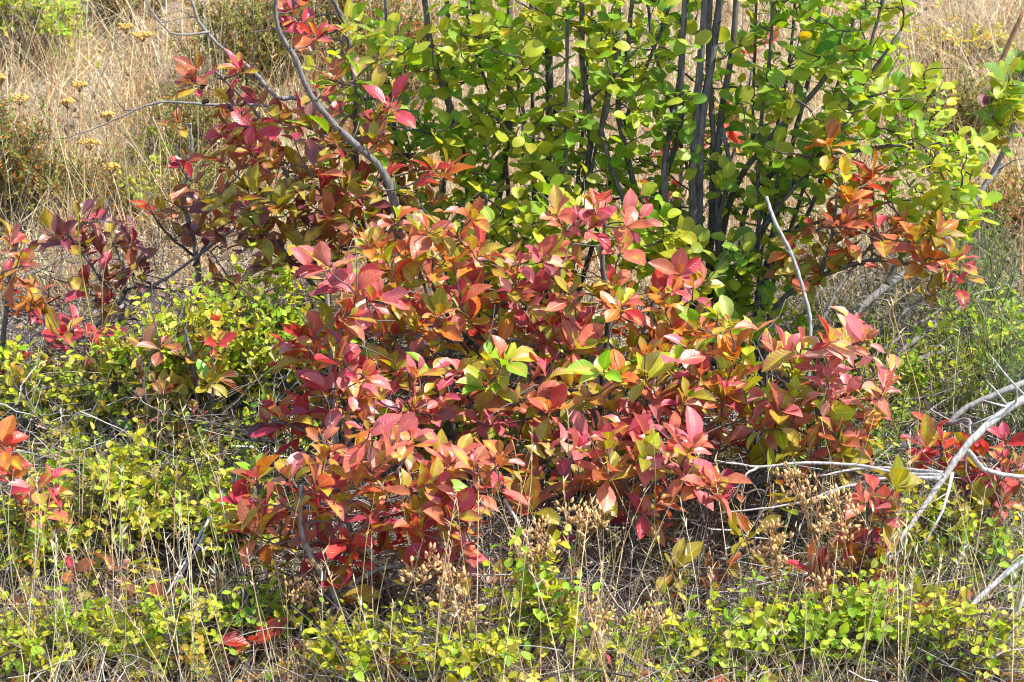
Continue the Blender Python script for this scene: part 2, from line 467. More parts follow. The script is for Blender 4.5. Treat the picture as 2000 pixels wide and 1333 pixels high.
def make_shrub(name, label, cat, group, base, stems, regs, kind, size, nleaf=(6, 10), mind=0.045, bark='bark', twig_col=(0.10, 0.085, 0.08), twig_r=(0.0042, 0.0015), rosette=True, berries=0, bare_twigs=24):
    """stems: list of (points[(px,py,Y)...], r0, r1, bark or None, partname)."""
    root = thing(name, base, label, cat, group)
    anchors, adirs = [], []
    for st in stems:
        pts, r0, r1 = st[0], st[1], st[2]
        bk = st[3] if len(st) > 3 and st[3] else bark
        P = [base + np.array([rng.normal(0, .02), rng.normal(0, .02), -.02])] if pts[0] == 'base' else []
        P += [at(*p) for p in pts if p != 'base']
        if len(P) == 2: P.insert(1, 0.5 * (P[0] + P[1]) + rng.normal(0, .012, 3))
        for q in P[1:-1]: q += rng.normal(0, .009, 3) * [1, 1, .3]
        R = np.linspace(r0, r1, len(P))
        pp, rr = smooth_path(P, R, 5, 0.0009)
        rr = rr * (1 + rng.normal(0, .05, len(rr)))
        mb = MB(); v, f = tubes(pp, rr, 8); mb.add(v, f)
        # a few snags and knots
        for _ in range(max(1, len(pp) // 5)):
            i = int(rng.integers(2, len(pp) - 1)); d = unit(rng.normal(0, 1, 3) + np.array([0, 0, .8])); ln = rng.uniform(.015, .05)
            q = np.array([pp[i], pp[i] + d * ln * .5 + rng.normal(0, .002, 3), pp[i] + d * ln]); v, f = tubes(q, np.array([rr[i] * .35, rr[i] * .22, rr[i] * .12]), 5); mb.add(v, f)
        o = mb.build(st[4] if len(st) > 4 else 'stem', M[bk], root)
        if len(st) > 5: o['label'] = st[5]
        lo = len(pp) // 3 if pts[0] == 'base' else 1
        for i in range(lo, len(pp)):
            anchors.append(pp[i]); adirs.append(unit(pp[min(i + 1, len(pp) - 1)] - pp[i - 1]))
    cl = sample_ellipses(regs, mind)
    A = np.array(anchors)
    cl.sort(key=lambda q: min(np.linalg.norm(A - q[0], axis=1)))
    anchors, adirs = list(anchors), list(adirs)
    tw = MB()
    out_c = base
    for p, mix in cl:
        A = np.array(anchors)
        d = np.linalg.norm(A - p, axis=1) + 1.2 * np.maximum(A[:, 2] - p[2] + 0.02, 0)
        i = int(np.argmin(d)); a0 = A[i]; L = np.linalg.norm(p - a0)
        horiz = p - np.array([base[0], base[1], p[2]])
        tdir = unit(unit(p - a0) * .7 + np.array([0, 0, .75]) + .25 * unit(horiz) + rng.normal(0, .22, 3))
        q = bez(a0, a0 + adirs[i] * L * .35, p - tdir * min(L * .45, .07), p, 7)
        q[1:-1] += rng.normal(0, .0018, (5, 3))
        r0 = twig_r[1] + (twig_r[0] - twig_r[1]) * min(1, L / .25)
        v, f = tubes(q, np.linspace(r0, twig_r[1], 7), 5)
        redtip = np.linspace(0, 1, 7)[:, None] ** 4
        tcol = (np.array(twig_col)[None] * (1 - redtip) + (np.array((.22, .05, .03)) if kind == 'red' else np.array((.14, .07, .04)))[None] * redtip) * rng.uniform(.8, 1.3)
        tw.add(v, f, np.repeat(tcol, 5, 0))
        for j in range(2, 7): anchors.append(q[j]); adirs.append(unit(q[j] - q[j - 1]))
        base_c = pick(mix)
        n = int(rng.integers(nleaf[0], nleaf[1] + 1))
        az = rng.uniform(0, 6.28)
        pu = unit(np.cross(tdir, [0.3, 1, 0.1])); pv = np.cross(tdir, pu)
        csz = size[0] + (size[1] - size[0]) * rng.uniform(.1, .9)
        for k in range(n):
            fr = (k + .5) / n
            az += 2.4 + rng.normal(0, .5)
            perp = pu * math.cos(az) + pv * math.sin(az)
            if rosette:
                ang = math.radians(24 + 62 * (1 - fr) + rng.normal(0, 17)); back = rng.uniform(0, .045) * (1 - fr)
            else:
                ang = math.radians(rng.uniform(35, 85)); back = .10 * (1 - fr) * min(1, L / .08)
            axis = tdir * math.cos(ang) + perp * math.sin(ang)
            axis[2] -= rng.uniform(0, .3) * (1 - fr)
            nrm = tdir * math.sin(ang) - perp * math.cos(ang) * .8
            nrm = nrm + np.array([0, -.25, .55]) + .2 * SUNV + rng.normal(0, .28 if rosette else .45, 3)
            s = csz * rng.uniform(.55, 1.22) * (.6 if fr > .85 and rosette else 1)
            c = base_c if rng.uniform() < .42 else pick(mix)
            add_leaf(root, kind, p - tdir * back, axis, nrm, s, leafcol(c))
    for _ in range(bare_twigs):
        A = np.array(anchors); i = int(rng.integers(len(A)))
        d = unit(rng.normal(0, 1, 3) + np.array([0, 0, .4]) + adirs[i]); L = rng.uniform(.04, .16)
        q = bez(A[i], A[i] + adirs[i] * L * .3, A[i] + d * L * .6 + rng.normal(0, .01, 3), A[i] + d * L, 6)
        v, f = tubes(q, np.linspace(.0018, .0007, 6), 4); tw.add(v, f, np.array(twig_col) * rng.uniform(.9, 1.9))
    tag(tw.build('twigs', M['twig'], root), kind='stuff')
    return root


# ------------------------------------------------------------------ the ground
def build_ground():
    def axis(lo, a, b, hi, step):
        left = lo + (a - lo) * (1 - (1 - np.linspace(0, 1, 22)[:-1]) ** 2)
        right = b + (hi - b) * np.linspace(0, 1, 26)[1:] ** 2
        return np.concatenate([left, np.arange(a, b, step), [b], right])
    xs = axis(-90, -2.6, 2.6, 90, .05); ys = axis(-40, 3.6, 11, 140, .05)
    X, Y = np.meshgrid(xs, ys); Z = gz(X, Y)
    inside = (np.abs(X) < 2.6) & (Y > 3.6) & (Y < 11)
    Z = Z + inside * rng.normal(0, .006, Z.shape)
    nx, ny = len(xs), len(ys)
    i, j = np.meshgrid(np.arange(nx - 1), np.arange(ny - 1))
    a = (j * nx + i).ravel(); f = np.stack([a, a + 1, a + nx + 1, a + nx], -1)
    o = MB().add(np.stack([X, Y, Z], -1).reshape(-1, 3), [f]).build('ground', M['ground'])
    tag(o, 'dry brown hillside soil under the shrubs', None, None, 'structure')
build_ground()

def rand_ground(n, x0, x1, y0, y1):
    return ground_at(rng.uniform(x0, x1, n), rng.uniform(y0, y1, n))

def choose(cols, n, w=None, j=.15):
    cols = np.array(cols); w = None if w is None else np.array(w) / np.sum(w)
    c = cols[rng.choice(len(cols), n, p=w)]
    return np.clip(c * rng.uniform(1 - j, 1 + j, (n, 1)) * (1 + rng.normal(0, .05, (n, 3))), .005, .95)

def blades(mb, base, lean, height, width, col, seg=4, droop=.5, tip=0.1):
    N = len(base)
    f = np.linspace(0, 1, seg + 1)[None, :, None]
    up = unit(np.stack([lean[:, 0], lean[:, 1], np.ones(N)], -1))
    hor = unit(np.stack([lean[:, 0], lean[:, 1], np.zeros(N)], -1) + rng.normal(0, .15, (N, 3)) * [1, 1, 0])
    P = base[:, None] + height[:, None, None] * (f * up[:, None] + droop * rng.uniform(.0, 1, N)[:, None, None] * f ** 2.2 * (hor[:, None] * .8 - np.array([0, 0, .45])))
    a = rng.uniform(0, math.pi, N); side = np.stack([np.cos(a), np.sin(a) * .6, np.zeros(N)], -1)
    w = width[:, None, None] * (1 - (1 - tip) * f ** 1.5) * .5
    V = np.stack([P - side[:, None] * w, P + side[:, None] * w], 2).reshape(N, -1, 3)
    k = np.arange(seg); q = np.stack([2 * k, 2 * k + 1, 2 * k + 3, 2 * k + 2], -1)
    F = (q[None] + (np.arange(N) * 2 * (seg + 1))[:, None, None]).reshape(-1, 4)
    mb.add(V.reshape(-1, 3), [F], np.repeat(col, 2 * (seg + 1), 0))

STRAW = [(.74, .57, .31), (.82, .69, .43), (.64, .47, .25), (.50, .28, .13), (.40, .22, .12), (.72, .66, .48), (.44, .41, .15), (.60, .34, .15)]
def dry_grass(name, label, rect, n, h, w, weights, droop=.5, culm=0, spread=.35):
    mb = MB()
    b = rand_ground(n, *rect)
    # tufts: pull blades together
    tuft = rand_ground(max(20, n // 26), *rect)
    pickt = rng.integers(len(tuft), size=n); k = rng.uniform(0, 1, n) < .72
    b[k] = tuft[pickt[k]] + rng.normal(0, .028, (k.sum(), 3)) * [1, 1, 0]
    b[:, 2] = gz(b[:, 0], b[:, 1]) - .005
    hh = rng.uniform(h[0], h[1], n) * rng.uniform(.4, 1, n)
    blades(mb, b, rng.normal(0, spread, (n, 2)), hh, rng.uniform(w[0], w[1], n), choose(STRAW, n, weights), 4, droop)
    if culm:
        c = rand_ground(culm, *rect); c[:, 2] -= .005
        ln = rng.normal(0, .22, (culm, 2)); H = rng.uniform(h[1] * .8, h[1] * 1.5, culm)
        f = np.linspace(0, 1, 5)[None, :, None]
        d = unit(np.stack([ln[:, 0], ln[:, 1], np.ones(culm)], -1))
        P = c[:, None] + H[:, None, None] * (f * d[:, None] + .18 * f ** 2 * rng.normal(0, .6, (culm, 1, 3)) * [1, 1, 0])
        r = np.repeat(np.linspace(.0014, .0006, 5)[None], culm, 0) * rng.uniform(.7, 1.3, (culm, 1))
        V, F = tubes(P, r, 3, cap=False); cc = choose(STRAW, culm, weights); mb.add(V, F, np.repeat(cc, 15, 0))
        # seed spikelets on the upper part
        m = culm * 7; src = rng.integers(culm, size=m); t = rng.uniform(.72, 1, m)
        q = P[src, 3] + (P[src, 4] - P[src, 3]) * ((t - .72) / .28)[:, None]
        blades(mb, q, rng.normal(0, .7, (m, 2)), rng.uniform(.008, .022, m), rng.uniform(.002, .004, m), cc[src] * 1.05, 2, .2)
    o = mb.build(name, M['straw']); tag(o, label, 'grass', None, 'stuff')

W_BG = [5, 4, 4, 2.8, 2, 3, 2.6, 2.6]
dry_grass('dry_grass', 'bleached dry grass covering the slope behind the shrubs', (-350, 2350, -260, 640), 34000, (.12, .42), (.0020, .0044), W_BG, .7, 900)
dry_grass('dry_grass', 'thin straw blades and green shoots among the low shrubs', (-300, 2300, 640, 1420), 8500, (.06, .24), (.0012, .0028), [4, 5, 2, 1, 1, 3, 3, 1], .7, 420)
dry_grass('dry_grass', 'straw stems crossing in front of the lime shrubs along the bottom edge', (-250, 2250, 1180, 1460), 2300, (.12, .30), (.0014, .003), [4, 5, 2, 1, 0, 3, 2, 1], .6, 160)

def green_grass():
    mb = MB(); n = 2600
    b = np.concatenate([rand_ground(1900, 1520, 2300, 470, 900), rand_ground(700, 1250, 2250, 900, 1250)]); b[:, 2] -= .004
    c = choose([lin((126, 142, 60)), lin((100, 124, 54)), lin((160, 162, 84)), lin((92, 110, 62)), lin((176, 158, 96))], n, [3, 3, 2, 2, 1.4])
    blades(mb, b, rng.normal(0, .4, (n, 2)) - [.12, 0], rng.uniform(.08, .34, n), rng.uniform(.0016, .0034, n), c, 5, .7)
    tag(mb.build('green_grass', M['fine']), 'thin green grass tangled in the hollow on the right', 'grass', None, 'stuff')
green_grass()

def litter():
    mb = MB(); n = 15000
    b = np.concatenate([rand_ground(9000, -350, 2350, -260, 640), rand_ground(6000, -300, 2300, 640, 1420)])
    b[:, 2] += rng.uniform(.0, .03, n)
    cols = choose([(.42, .30, .19), (.55, .45, .34), (.30, .19, .11), (.62, .56, .48), (.24, .14, .08), (.48, .27, .15), (.35, .30, .26)], n, [4, 4, 3, 2, 2, 2, 2])
    s = rng.uniform(.010, .034, n)
    a = rng.uniform(0, 6.28, n); ax = np.stack([np.cos(a), np.sin(a), rng.normal(.1, .4, n)], -1); ax = unit(ax)
    nr = unit(rng.normal(0, .55, (n, 3)) + [0, 0, 1]); sd = unit(np.cross(ax, nr)); nr = np.cross(sd, ax)
    curl = rng.uniform(-.3, .5, n)[:, None]
    w = rng.uniform(.2, .34, n)[:, None] * s[:, None]
    S_ = s[:, None]
    V = np.stack([b - ax * S_ * .5, b - sd * w + nr * curl * w, b + nr * S_ * -.06, b + sd * w + nr * curl * w, b + ax * S_ * .5 + nr * curl * S_ * .3], 1)
    q = np.array([(0, 2, 1), (0, 3, 2), (1, 2, 4), (2, 3, 4)])
    F = (q[None] + (np.arange(n) * 5)[:, None, None]).reshape(-1, 3)
    mb.add(V.reshape(-1, 3), [F], np.repeat(cols, 5, 0))
    tag(mb.build('leaf_litter', M['litter'], smooth=False), 'fallen dry leaves and bark flakes scattered over the soil', 'litter', None, 'stuff')
litter()

def fallen_leaves():
    mb = MB(); n = 1700
    b = rand_ground(n, -250, 2250, 560, 1420); b[:, 2] += rng.uniform(.005, .05, n)
    cols = choose([lin((176, 84, 70)), lin((186, 116, 60)), lin((150, 96, 60)), lin((170, 150, 70)), lin((140, 60, 56)), lin((120, 90, 66)), lin((196, 170, 120))], n, [2, 3, 4, 2, 2, 3, 2])
    for i in range(n):
        V, F, UV = TPL['red'][int(rng.integers(9))]
        a = rng.uniform(0, 6.28); y = unit(np.array([math.cos(a), math.sin(a), rng.normal(0, .35)])); z = unit(np.array([0, 0, 1.]) + rng.normal(0, .45, 3)); z = unit(z - y * (z @ y)); x = np.cross(y, z)
        sz = rng.uniform(.03, .066); Vc = V * [1, 1, rng.uniform(1, 2.2)]
        mb.add(b[i] + (Vc @ np.stack([x, y, z])) * sz, F, np.append(cols[i], rng.uniform(0, .8)), UV)
    tag(mb.build('fallen_leaves', M['red', False]), 'fallen brown and red leaves caught on the ground among twigs', 'litter', None, 'stuff')

def twig_tangle(name, label, rects, hmax, cols, wts):
    mb = MB()
    for rect, n, hm in rects:
        b = rand_ground(n, *rect); b[:, 2] += rng.uniform(0, 1, n) ** 1.5 * hm
        a = rng.uniform(0, 6.28, n); el = rng.normal(.25, .45, n); L = rng.uniform(.05, .26, n)
        d = np.stack([np.cos(a) * np.cos(el), np.sin(a) * np.cos(el) * .8, np.sin(el)], -1)
        f = np.linspace(-.5, .5, 6)[None, :, None]
        P = b[:, None] + d[:, None] * L[:, None, None] * f + (f * f - .1) * rng.normal(0, .22, (n, 1, 3)) * L[:, None, None] + rng.normal(0, .0025, (n, 6, 3))
        P[..., 2] = np.maximum(P[..., 2], gz(P[..., 0], P[..., 1]) + .002)
        R = np.linspace(1, .45, 6)[None] * (rng.uniform(.0006, .0017, n) * rng.choice([1, 1, 1, 1.6], n))[:, None]
        V, F = tubes(P, R, 3, cap=False); c = choose(cols, n, wts, .3); mb.add(V, F, np.repeat(c, 18, 0))
    tag(mb.build(name, M['twig']), label, 'twigs', None, 'stuff')
fallen_leaves()
twig_tangle('dead_twigs', 'grey tangle of dead twigs under and between the low shrubs',
            [((-250, 2250, 600, 1420), 9500, .12), ((-200, 700, 560, 1100), 3800, .24), ((1350, 2250, 520, 1100), 6500, .18), ((600, 1450, 850, 1300), 3200, .16)], .2,
            [(.13, .11, .10), (.28, .25, .23), (.40, .37, .34), (.22, .16, .12), (.07, .055, .05), (.56, .52, .48)], [5, 4, 2, 2, 5, .8])

# ------------------------------------------------------------------ low snowberry-like shrubs with small yellow-green leaves
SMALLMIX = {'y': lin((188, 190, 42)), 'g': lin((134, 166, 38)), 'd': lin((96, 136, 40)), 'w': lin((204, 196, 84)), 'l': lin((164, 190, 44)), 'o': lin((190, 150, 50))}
def low_shrub(label, group, px, py, wpx, hpx, mix, nstem=22, leafsize=(.016, .029), tw_per=5, name='snowberry_shrub', Y=None, density=1.0):
    base = ground_below(px, py, Y); sc = 5000 / base[1]
    Rr, H = .5 * wpx / sc, hpx / sc
    root = thing(name, base, label, 'shrub', group)
    mb = MB()
    n = int(nstem * 1.35)
    a = rng.uniform(0, 6.28, n); r = Rr * np.sqrt(rng.uniform(0, 1, n))
    e = base + np.stack([np.cos(a) * r, np.sin(a) * r * .75, H * (1 - .5 * (r / Rr) ** 2) * rng.uniform(.7, 1.0, n)], -1)
    b0 = base + np.stack([np.cos(a) * r * .35, np.sin(a) * r * .3, -np.ones(n) * .01], -1) + rng.normal(0, .02, (n, 3)) * [1, 1, 0]
    b0[:, 2] = gz(b0[:, 0], b0[:, 1]) - .01
    f = np.linspace(0, 1, 8)[None, :, None]
    m = .5 * (b0 + e) + rng.normal(0, .035, (n, 3)); m[:, 2] += .05
    P = b0[:, None] * (1 - f) ** 2 + 2 * m[:, None] * f * (1 - f) + e[:, None] * f * f + rng.normal(0, .004, (n, 8, 3))
    Rd = np.linspace(.0024, .001, 8)[None] * rng.uniform(.7, 1.4, (n, 1))
    V, F = tubes(P, Rd, 4, cap=False)
    mb.add(V, F, np.repeat(choose([(.10, .08, .08), (.19, .16, .155), (.32, .29, .28)], n, [4, 3, 1.5]), 32, 0))
    # twigs
    T = n * tw_per
    src = np.repeat(np.arange(n), tw_per); t = rng.uniform(.42, 1, T) * 7; i0 = np.minimum(t.astype(int), 6)
    s0 = P[src, i0] + (P[src, i0 + 1] - P[src, i0]) * (t - i0)[:, None]
    outw = unit((s0 - base) * [1, 1, .4])
    d = unit(outw * .5 + rng.normal(0, .55, (T, 3)) + [0, -.1, .75])
    L = rng.uniform(.05, .13, T)
    g = np.linspace(0, 1, 5)[None, :, None]
    Q = s0[:, None] + d[:, None] * L[:, None, None] * g + (g * g) * rng.normal(0, .25, (T, 1, 3)) * L[:, None, None] - np.array([0, 0, .02]) * g ** 2
    V, F = tubes(Q, np.repeat(np.linspace(.0011, .0006, 5)[None], T, 0), 3, cap=False)
    mb.add(V, F, np.repeat(choose([(.20, .14, .09), (.30, .2, .12), (.16, .12, .1)], T), 15, 0))
    # bare inner twigs
    B = n * 10
    src = rng.integers(n, size=B); i0 = rng.integers(1, 6, size=B); s1 = P[src, i0]
    d2 = unit(rng.normal(0, 1, (B, 3)) + [0, 0, .3]); L2 = rng.uniform(.04, .14, B)
    Q2 = s1[:, None] + d2[:, None] * L2[:, None, None] * g + (g * g) * rng.normal(0, .3, (B, 1, 3)) * L2[:, None, None] + rng.normal(0, .002, (B, 5, 3))
    V, F = tubes(Q2, np.repeat(np.linspace(.0012, .0005, 5)[None], B, 0), 3, cap=False)
    mb.add(V, F, np.repeat(choose([(.09, .075, .07), (.20, .175, .165), (.34, .31, .29)], B, [5, 3, 1]), 15, 0))
    tag(mb.build('twigs', M['twig'], root), kind='stuff')
    keys = list(mix); w = np.array([mix[k] for k in keys], float); w /= w.sum()
    for k in range(T):
        if rng.uniform() > density * .9: continue
        tc = SMALLMIX[keys[rng.choice(len(keys), p=w)]]
        nd = int(rng.integers(2, 5)); az = rng.uniform(0, 6.28)
        td = unit(Q[k, 4] - Q[k, 2]); pu = unit(np.cross(td, [.2, 1, .3])); pv = np.cross(td, pu)
        for j in range(nd):
            fr = (j + .8) / nd; pos = Q[k, 0] + (Q[k, 4] - Q[k, 0]) * min(fr, 1)
            az += 1.57 + rng.normal(0, .3)
            for sgn in (0, math.pi):
                perp = pu * math.cos(az + sgn) + pv * math.sin(az + sgn)
                axis = perp + td * rng.uniform(.2, .9) + rng.normal(0, .15, 3); axis[2] -= .1
                nrm = np.array([0, -.15, 1.0]) + .5 * td - .3 * perp + rng.normal(0, .4, 3)
                c = tc if rng.uniform() < .65 else SMALLMIX[keys[rng.choice(len(keys), p=w)]]
                add_leaf(root, 'small', pos, axis, nrm, rng.uniform(*leafsize) * (.75 if j == nd - 1 else 1), leafcol(c, .14, rng.choice([.1, .5, .95], p=[.75, .18, .07])))
    return root

YM = {'y': 5, 'l': 3, 'g': 2, 'w': 1.2, 'o': .4}
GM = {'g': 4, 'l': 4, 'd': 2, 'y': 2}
MM = {'y': 3, 'l': 4, 'g': 3, 'd': 1, 'w': .5}
LM = {'l': 5, 'g': 3, 'y': 1.5}
SG = 'low yellow-green shrubs'
for lab, px, py, w, h, mix, ns, *yy in [
    ('small-leaved yellow-green shrub at the left edge, below the red leaf sprays', 40, 900, 260, 230, YM, 24),
    ('bright yellow small-leaved shrub just left of the brown-leaved sapling', 215, 890, 250, 220, YM, 26),
    ('pale green small-leaved shrub with the tallest tip, above the brown-leaved sapling', 390, None, 260, 385, YM, 44, 5.6),
    ('fresh green small-leaved shrub between the tall tip and the pink-red sapling', 555, None, 260, 375, MM, 44, 5.65),
    ('lime small-leaved shrub behind the brown-leaved sapling, left of the tallest tip', 290, None, 220, 270, YM, 26, 5.6),
    ('green small-leaved shrub filling the gap just right of the tallest tip', 470, None, 220, 350, MM, 30, 5.7),
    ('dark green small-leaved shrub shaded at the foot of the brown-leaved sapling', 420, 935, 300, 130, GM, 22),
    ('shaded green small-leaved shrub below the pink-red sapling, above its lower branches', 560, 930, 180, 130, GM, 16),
    ('yellow-green small-leaved mound left of the lowest red sapling', 430, 1120, 260, 200, YM, 28),
    ('yellow-green small-leaved mound right of the orange-red seedling at the left edge', 235, 1090, 260, 200, YM, 28),
    ('lime small-leaved shrub at the left edge below the orange-red seedling', 40, 1150, 220, 160, YM, 20),
    ('sparse lime shrub in the bottom left corner, with straw stems through it', 60, 1330, 260, 130, YM, 20),
    ('sparse lime shrub on the bottom edge under the leaning grey stick', 290, 1330, 250, 140, YM, 20),
    ('few-leaved lime shrub by the foot of the lowest red sapling', 480, 1280, 220, 120, MM, 15),
    ('upright leafy green sprig standing on the bottom edge below the seed heads', 1060, 1330, 110, 250, MM, 9),
    ('low green shrub on the bottom edge right of the upright leafy sprig', 1230, 1350, 200, 90, MM, 8),
    ('lush bright green shrub on the bottom edge left of the tall brown seed stalk', 1480, 1330, 240, 150, LM, 14),
    ('lush bright green shrub on the bottom edge right of the tall brown seed stalk', 1680, 1320, 240, 170, LM, 14),
    ('yellow-green shrub in the bottom right corner below the pale leaning pole', 1880, 1345, 240, 140, YM, 14),
    ('small yellow-green shrub between the two pale leaning poles', 1800, 1110, 240, 110, YM, 15),
    ('dull green shrub low at the right edge, behind the fork of the bleached limb', 1930, 1180, 220, 110, GM, 14),
    ('green small-leaved undergrowth shrub below the white bent stem', 1600, 960, 260, 130, GM, 16),
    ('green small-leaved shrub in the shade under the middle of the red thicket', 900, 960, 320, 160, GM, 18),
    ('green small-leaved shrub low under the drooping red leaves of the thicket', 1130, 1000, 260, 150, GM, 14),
    ('lime small-leaved shrub in the twigs just above the left mounds', 150, 985, 240, 130, YM, 16),
    ('yellow-green small-leaved shrub right above the gap between the left mounds', 335, 975, 220, 130, YM, 16),
    ('scattered lime shrub on the bottom edge right of the forked grey stem', 690, 1345, 200, 110, YM, 10),
    ('scattered lime shrub on the bottom edge left of the upright leafy sprig', 960, 1350, 180, 90, YM, 9),
    ('scattered lime shrub on the bottom edge under the cut-off seed stalk', 1360, 1350, 180, 110, MM, 10),
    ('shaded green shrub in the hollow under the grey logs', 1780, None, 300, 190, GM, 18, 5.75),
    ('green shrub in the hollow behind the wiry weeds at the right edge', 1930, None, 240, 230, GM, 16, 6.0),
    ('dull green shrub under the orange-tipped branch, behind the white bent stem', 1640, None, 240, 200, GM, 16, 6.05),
    ('pale lime low shrub on the bottom edge between the first seed stalks', 800, 1340, 300, 90, YM, 12),
]:
    low_shrub(lab, SG, px, py or 700, w, h, mix, ns, (.020, .034) if 'lush' in lab or 'sprig' in lab else (.016, .029), Y=yy[0] if yy else None)
low_shrub('light green shrub, out of focus, in the top left corner', None, 50, 130, 230, 150, {'l': 4, 'w': 2, 'g': 2}, 20, (.018, .03), 5, 'green_shrub')
low_shrub('small bright green plant in dry grass right of the yellow flower heads', None, 310, 330, 110, 60, {'l': 3, 'g': 2}, 7, (.018, .03), 4, 'green_shrub')
low_shrub('bright green and yellow plant in straw above the deep purple-red sapling', None, 270, 430, 130, 70, {'l': 3, 'y': 3}, 8, (.018, .03), 4, 'green_shrub')
low_shrub('yellow-leaved shrub on the dry slope at the top right', None, 1880, 130, 200, 70, {'w': 4, 'y': 3, 'o': 2}, 10, (.016, .028), 4, 'yellow_shrub')

# ------------------------------------------------------------------ fine-leaved olive shrubs of the dry slope
def fine_shrub(label, px, py, wpx, hpx, nst, cols, wts, name='bitterbrush_shrub', leaf=(.008, .016), per=120):
    base = ground_below(px, py); sc = 5000 / base[1]; Rr, H = .5 * wpx / sc, hpx / sc
    root = thing(name, base, label, 'shrub', None)
    mb = MB(); n = nst
    a = rng.uniform(0, 6.28, n); r = Rr * np.sqrt(rng.uniform(0, 1, n))
    e = base + np.stack([np.cos(a) * r, np.sin(a) * r * .7, H * (1 - .4 * (r / Rr) ** 2) * rng.uniform(.55, 1., n)], -1)
    f = np.linspace(0, 1, 8)[None, :, None]
    b0 = base + (e - base) * [.25, .25, 0]; b0[:, 2] = gz(b0[:, 0], b0[:, 1]) - .01
    m = .5 * (b0 + e) + rng.normal(0, .05, (n, 3)); m[:, 2] += .04
    P = b0[:, None] * (1 - f) ** 2 + 2 * m[:, None] * f * (1 - f) + e[:, None] * f * f + rng.normal(0, .004, (n, 8, 3))
    V, F = tubes(P, np.linspace(.0035, .0012, 8)[None] * rng.uniform(.6, 1.3, (n, 1)), 4, cap=False)
    mb.add(V, F, np.repeat(choose([(.16, .12, .09), (.26, .2, .15)], n), 32, 0))
    tk = 7; T = n * tk; src = np.repeat(np.arange(n), tk); i0 = rng.integers(2, 7, T)
    d = unit(rng.normal(0, .6, (T, 3)) + [0, 0, .9]); L = rng.uniform(.04, .13, T); g = np.linspace(0, 1, 4)[None, :, None]
    Q = P[src, i0][:, None] + d[:, None] * L[:, None, None] * g + g * g * rng.normal(0, .2, (T, 1, 3)) * L[:, None, None]
    V, F = tubes(Q, np.repeat(np.linspace(.0013, .0006, 4)[None], T, 0), 3, cap=False); mb.add(V, F, np.repeat(choose([(.2, .13, .08), (.3, .17, .09)], T), 12, 0))
    tag(mb.build('twigs', M['twig'], root), kind='stuff')
    lb = MB(); nl = T * per // 6; s2 = rng.integers(T, size=nl); k = rng.uniform(0, 3, nl); j = np.minimum(k.astype(int), 2)
    p = Q[s2, j] + (Q[s2, j + 1] - Q[s2, j]) * (k - j)[:, None]
    s = rng.uniform(leaf[0], leaf[1], nl)[:, None]
    ax = unit(rng.normal(0, .7, (nl, 3)) + [0, 0, .6]); sd = unit(np.cross(ax, rng.normal(0, 1, (nl, 3)))); nn = np.cross(sd, ax)
    V = np.stack([p, p + ax * s * .6 - sd * s * .22 + nn * s * .1, p + ax * s * .6 + sd * s * .22 + nn * s * .1, p + ax * s - nn * s * .1], 1)
    q = np.array([(0, 2, 1), (1, 2, 3)]); F = (q[None] + (np.arange(nl) * 4)[:, None, None]).reshape(-1, 3)
    lb.add(V.reshape(-1, 3), [F], np.repeat(choose(cols, nl, wts, .25), 4, 0))
    tag(lb.build('foliage', M['fine'], root), kind='stuff')
OLV = [lin((146, 152, 66)), lin((116, 134, 60)), lin((176, 168, 90)), lin((188, 108, 50)), lin((206, 144, 66)), lin((150, 80, 46))]
for lab, px, py, w, h, n, wt in [
    ('fine-leaved olive shrub with orange tips at the left edge', 15, 470, 230, 320, 80, [5, 5, 4, 2.2, 1, .8]),
    ('fine-leaved olive shrub behind the pale dead branches, near the top', 480, 190, 330, 260, 70, [4, 4, 3, .8, .6, .4]),
    ('fine-leaved olive shrub in the gap below the arching dead branch', 420, 330, 300, 170, 45, [4, 4, 3, .8, .6, .4]),
    ('russet and olive fine-leaved shrub seen between the leaning green-bush stems', 760, 250, 300, 300, 70, [4, 3, 2, 3, 2, 1.5]),
    ('grey-green fine-leaved shrub behind the right end of the green bush', 1850, 330, 260, 200, 50, [2, 3, 5, .6, .3, .3]),
    ('grey-green fine-leaved shrub at the right edge on the dry slope', 2010, 250, 200, 170, 35, [2, 4, 4, 1, .5, .5]),
    ('rusty fine-leaved shrub with grey stems low at the right edge', 1960, 520, 190, 190, 40, [3, 3, 3, 3, 2, 2]),
    ('thin olive shrub on the dry slope at the top, left of the dead branches', 250, 40, 260, 110, 26, [3, 3, 4, 1, 1, .5]),
    ('olive fine-leaved shrub right of the arching branch, reaching the top edge', 640, 130, 300, 240, 60, [4, 4, 3, 1.4, 1, .6]),
    ('low olive shrub in the straw behind the dull purple-brown sapling', 420, 450, 300, 110, 40, [4, 4, 4, 1, .8, .4]),
    ('low olive shrub in the straw below the yellow flowers', 190, 420, 240, 100, 26, [4, 3, 4, 1, .8, .4]),
]:
    fine_shrub(lab, px, py, w, h, n, OLV, wt)

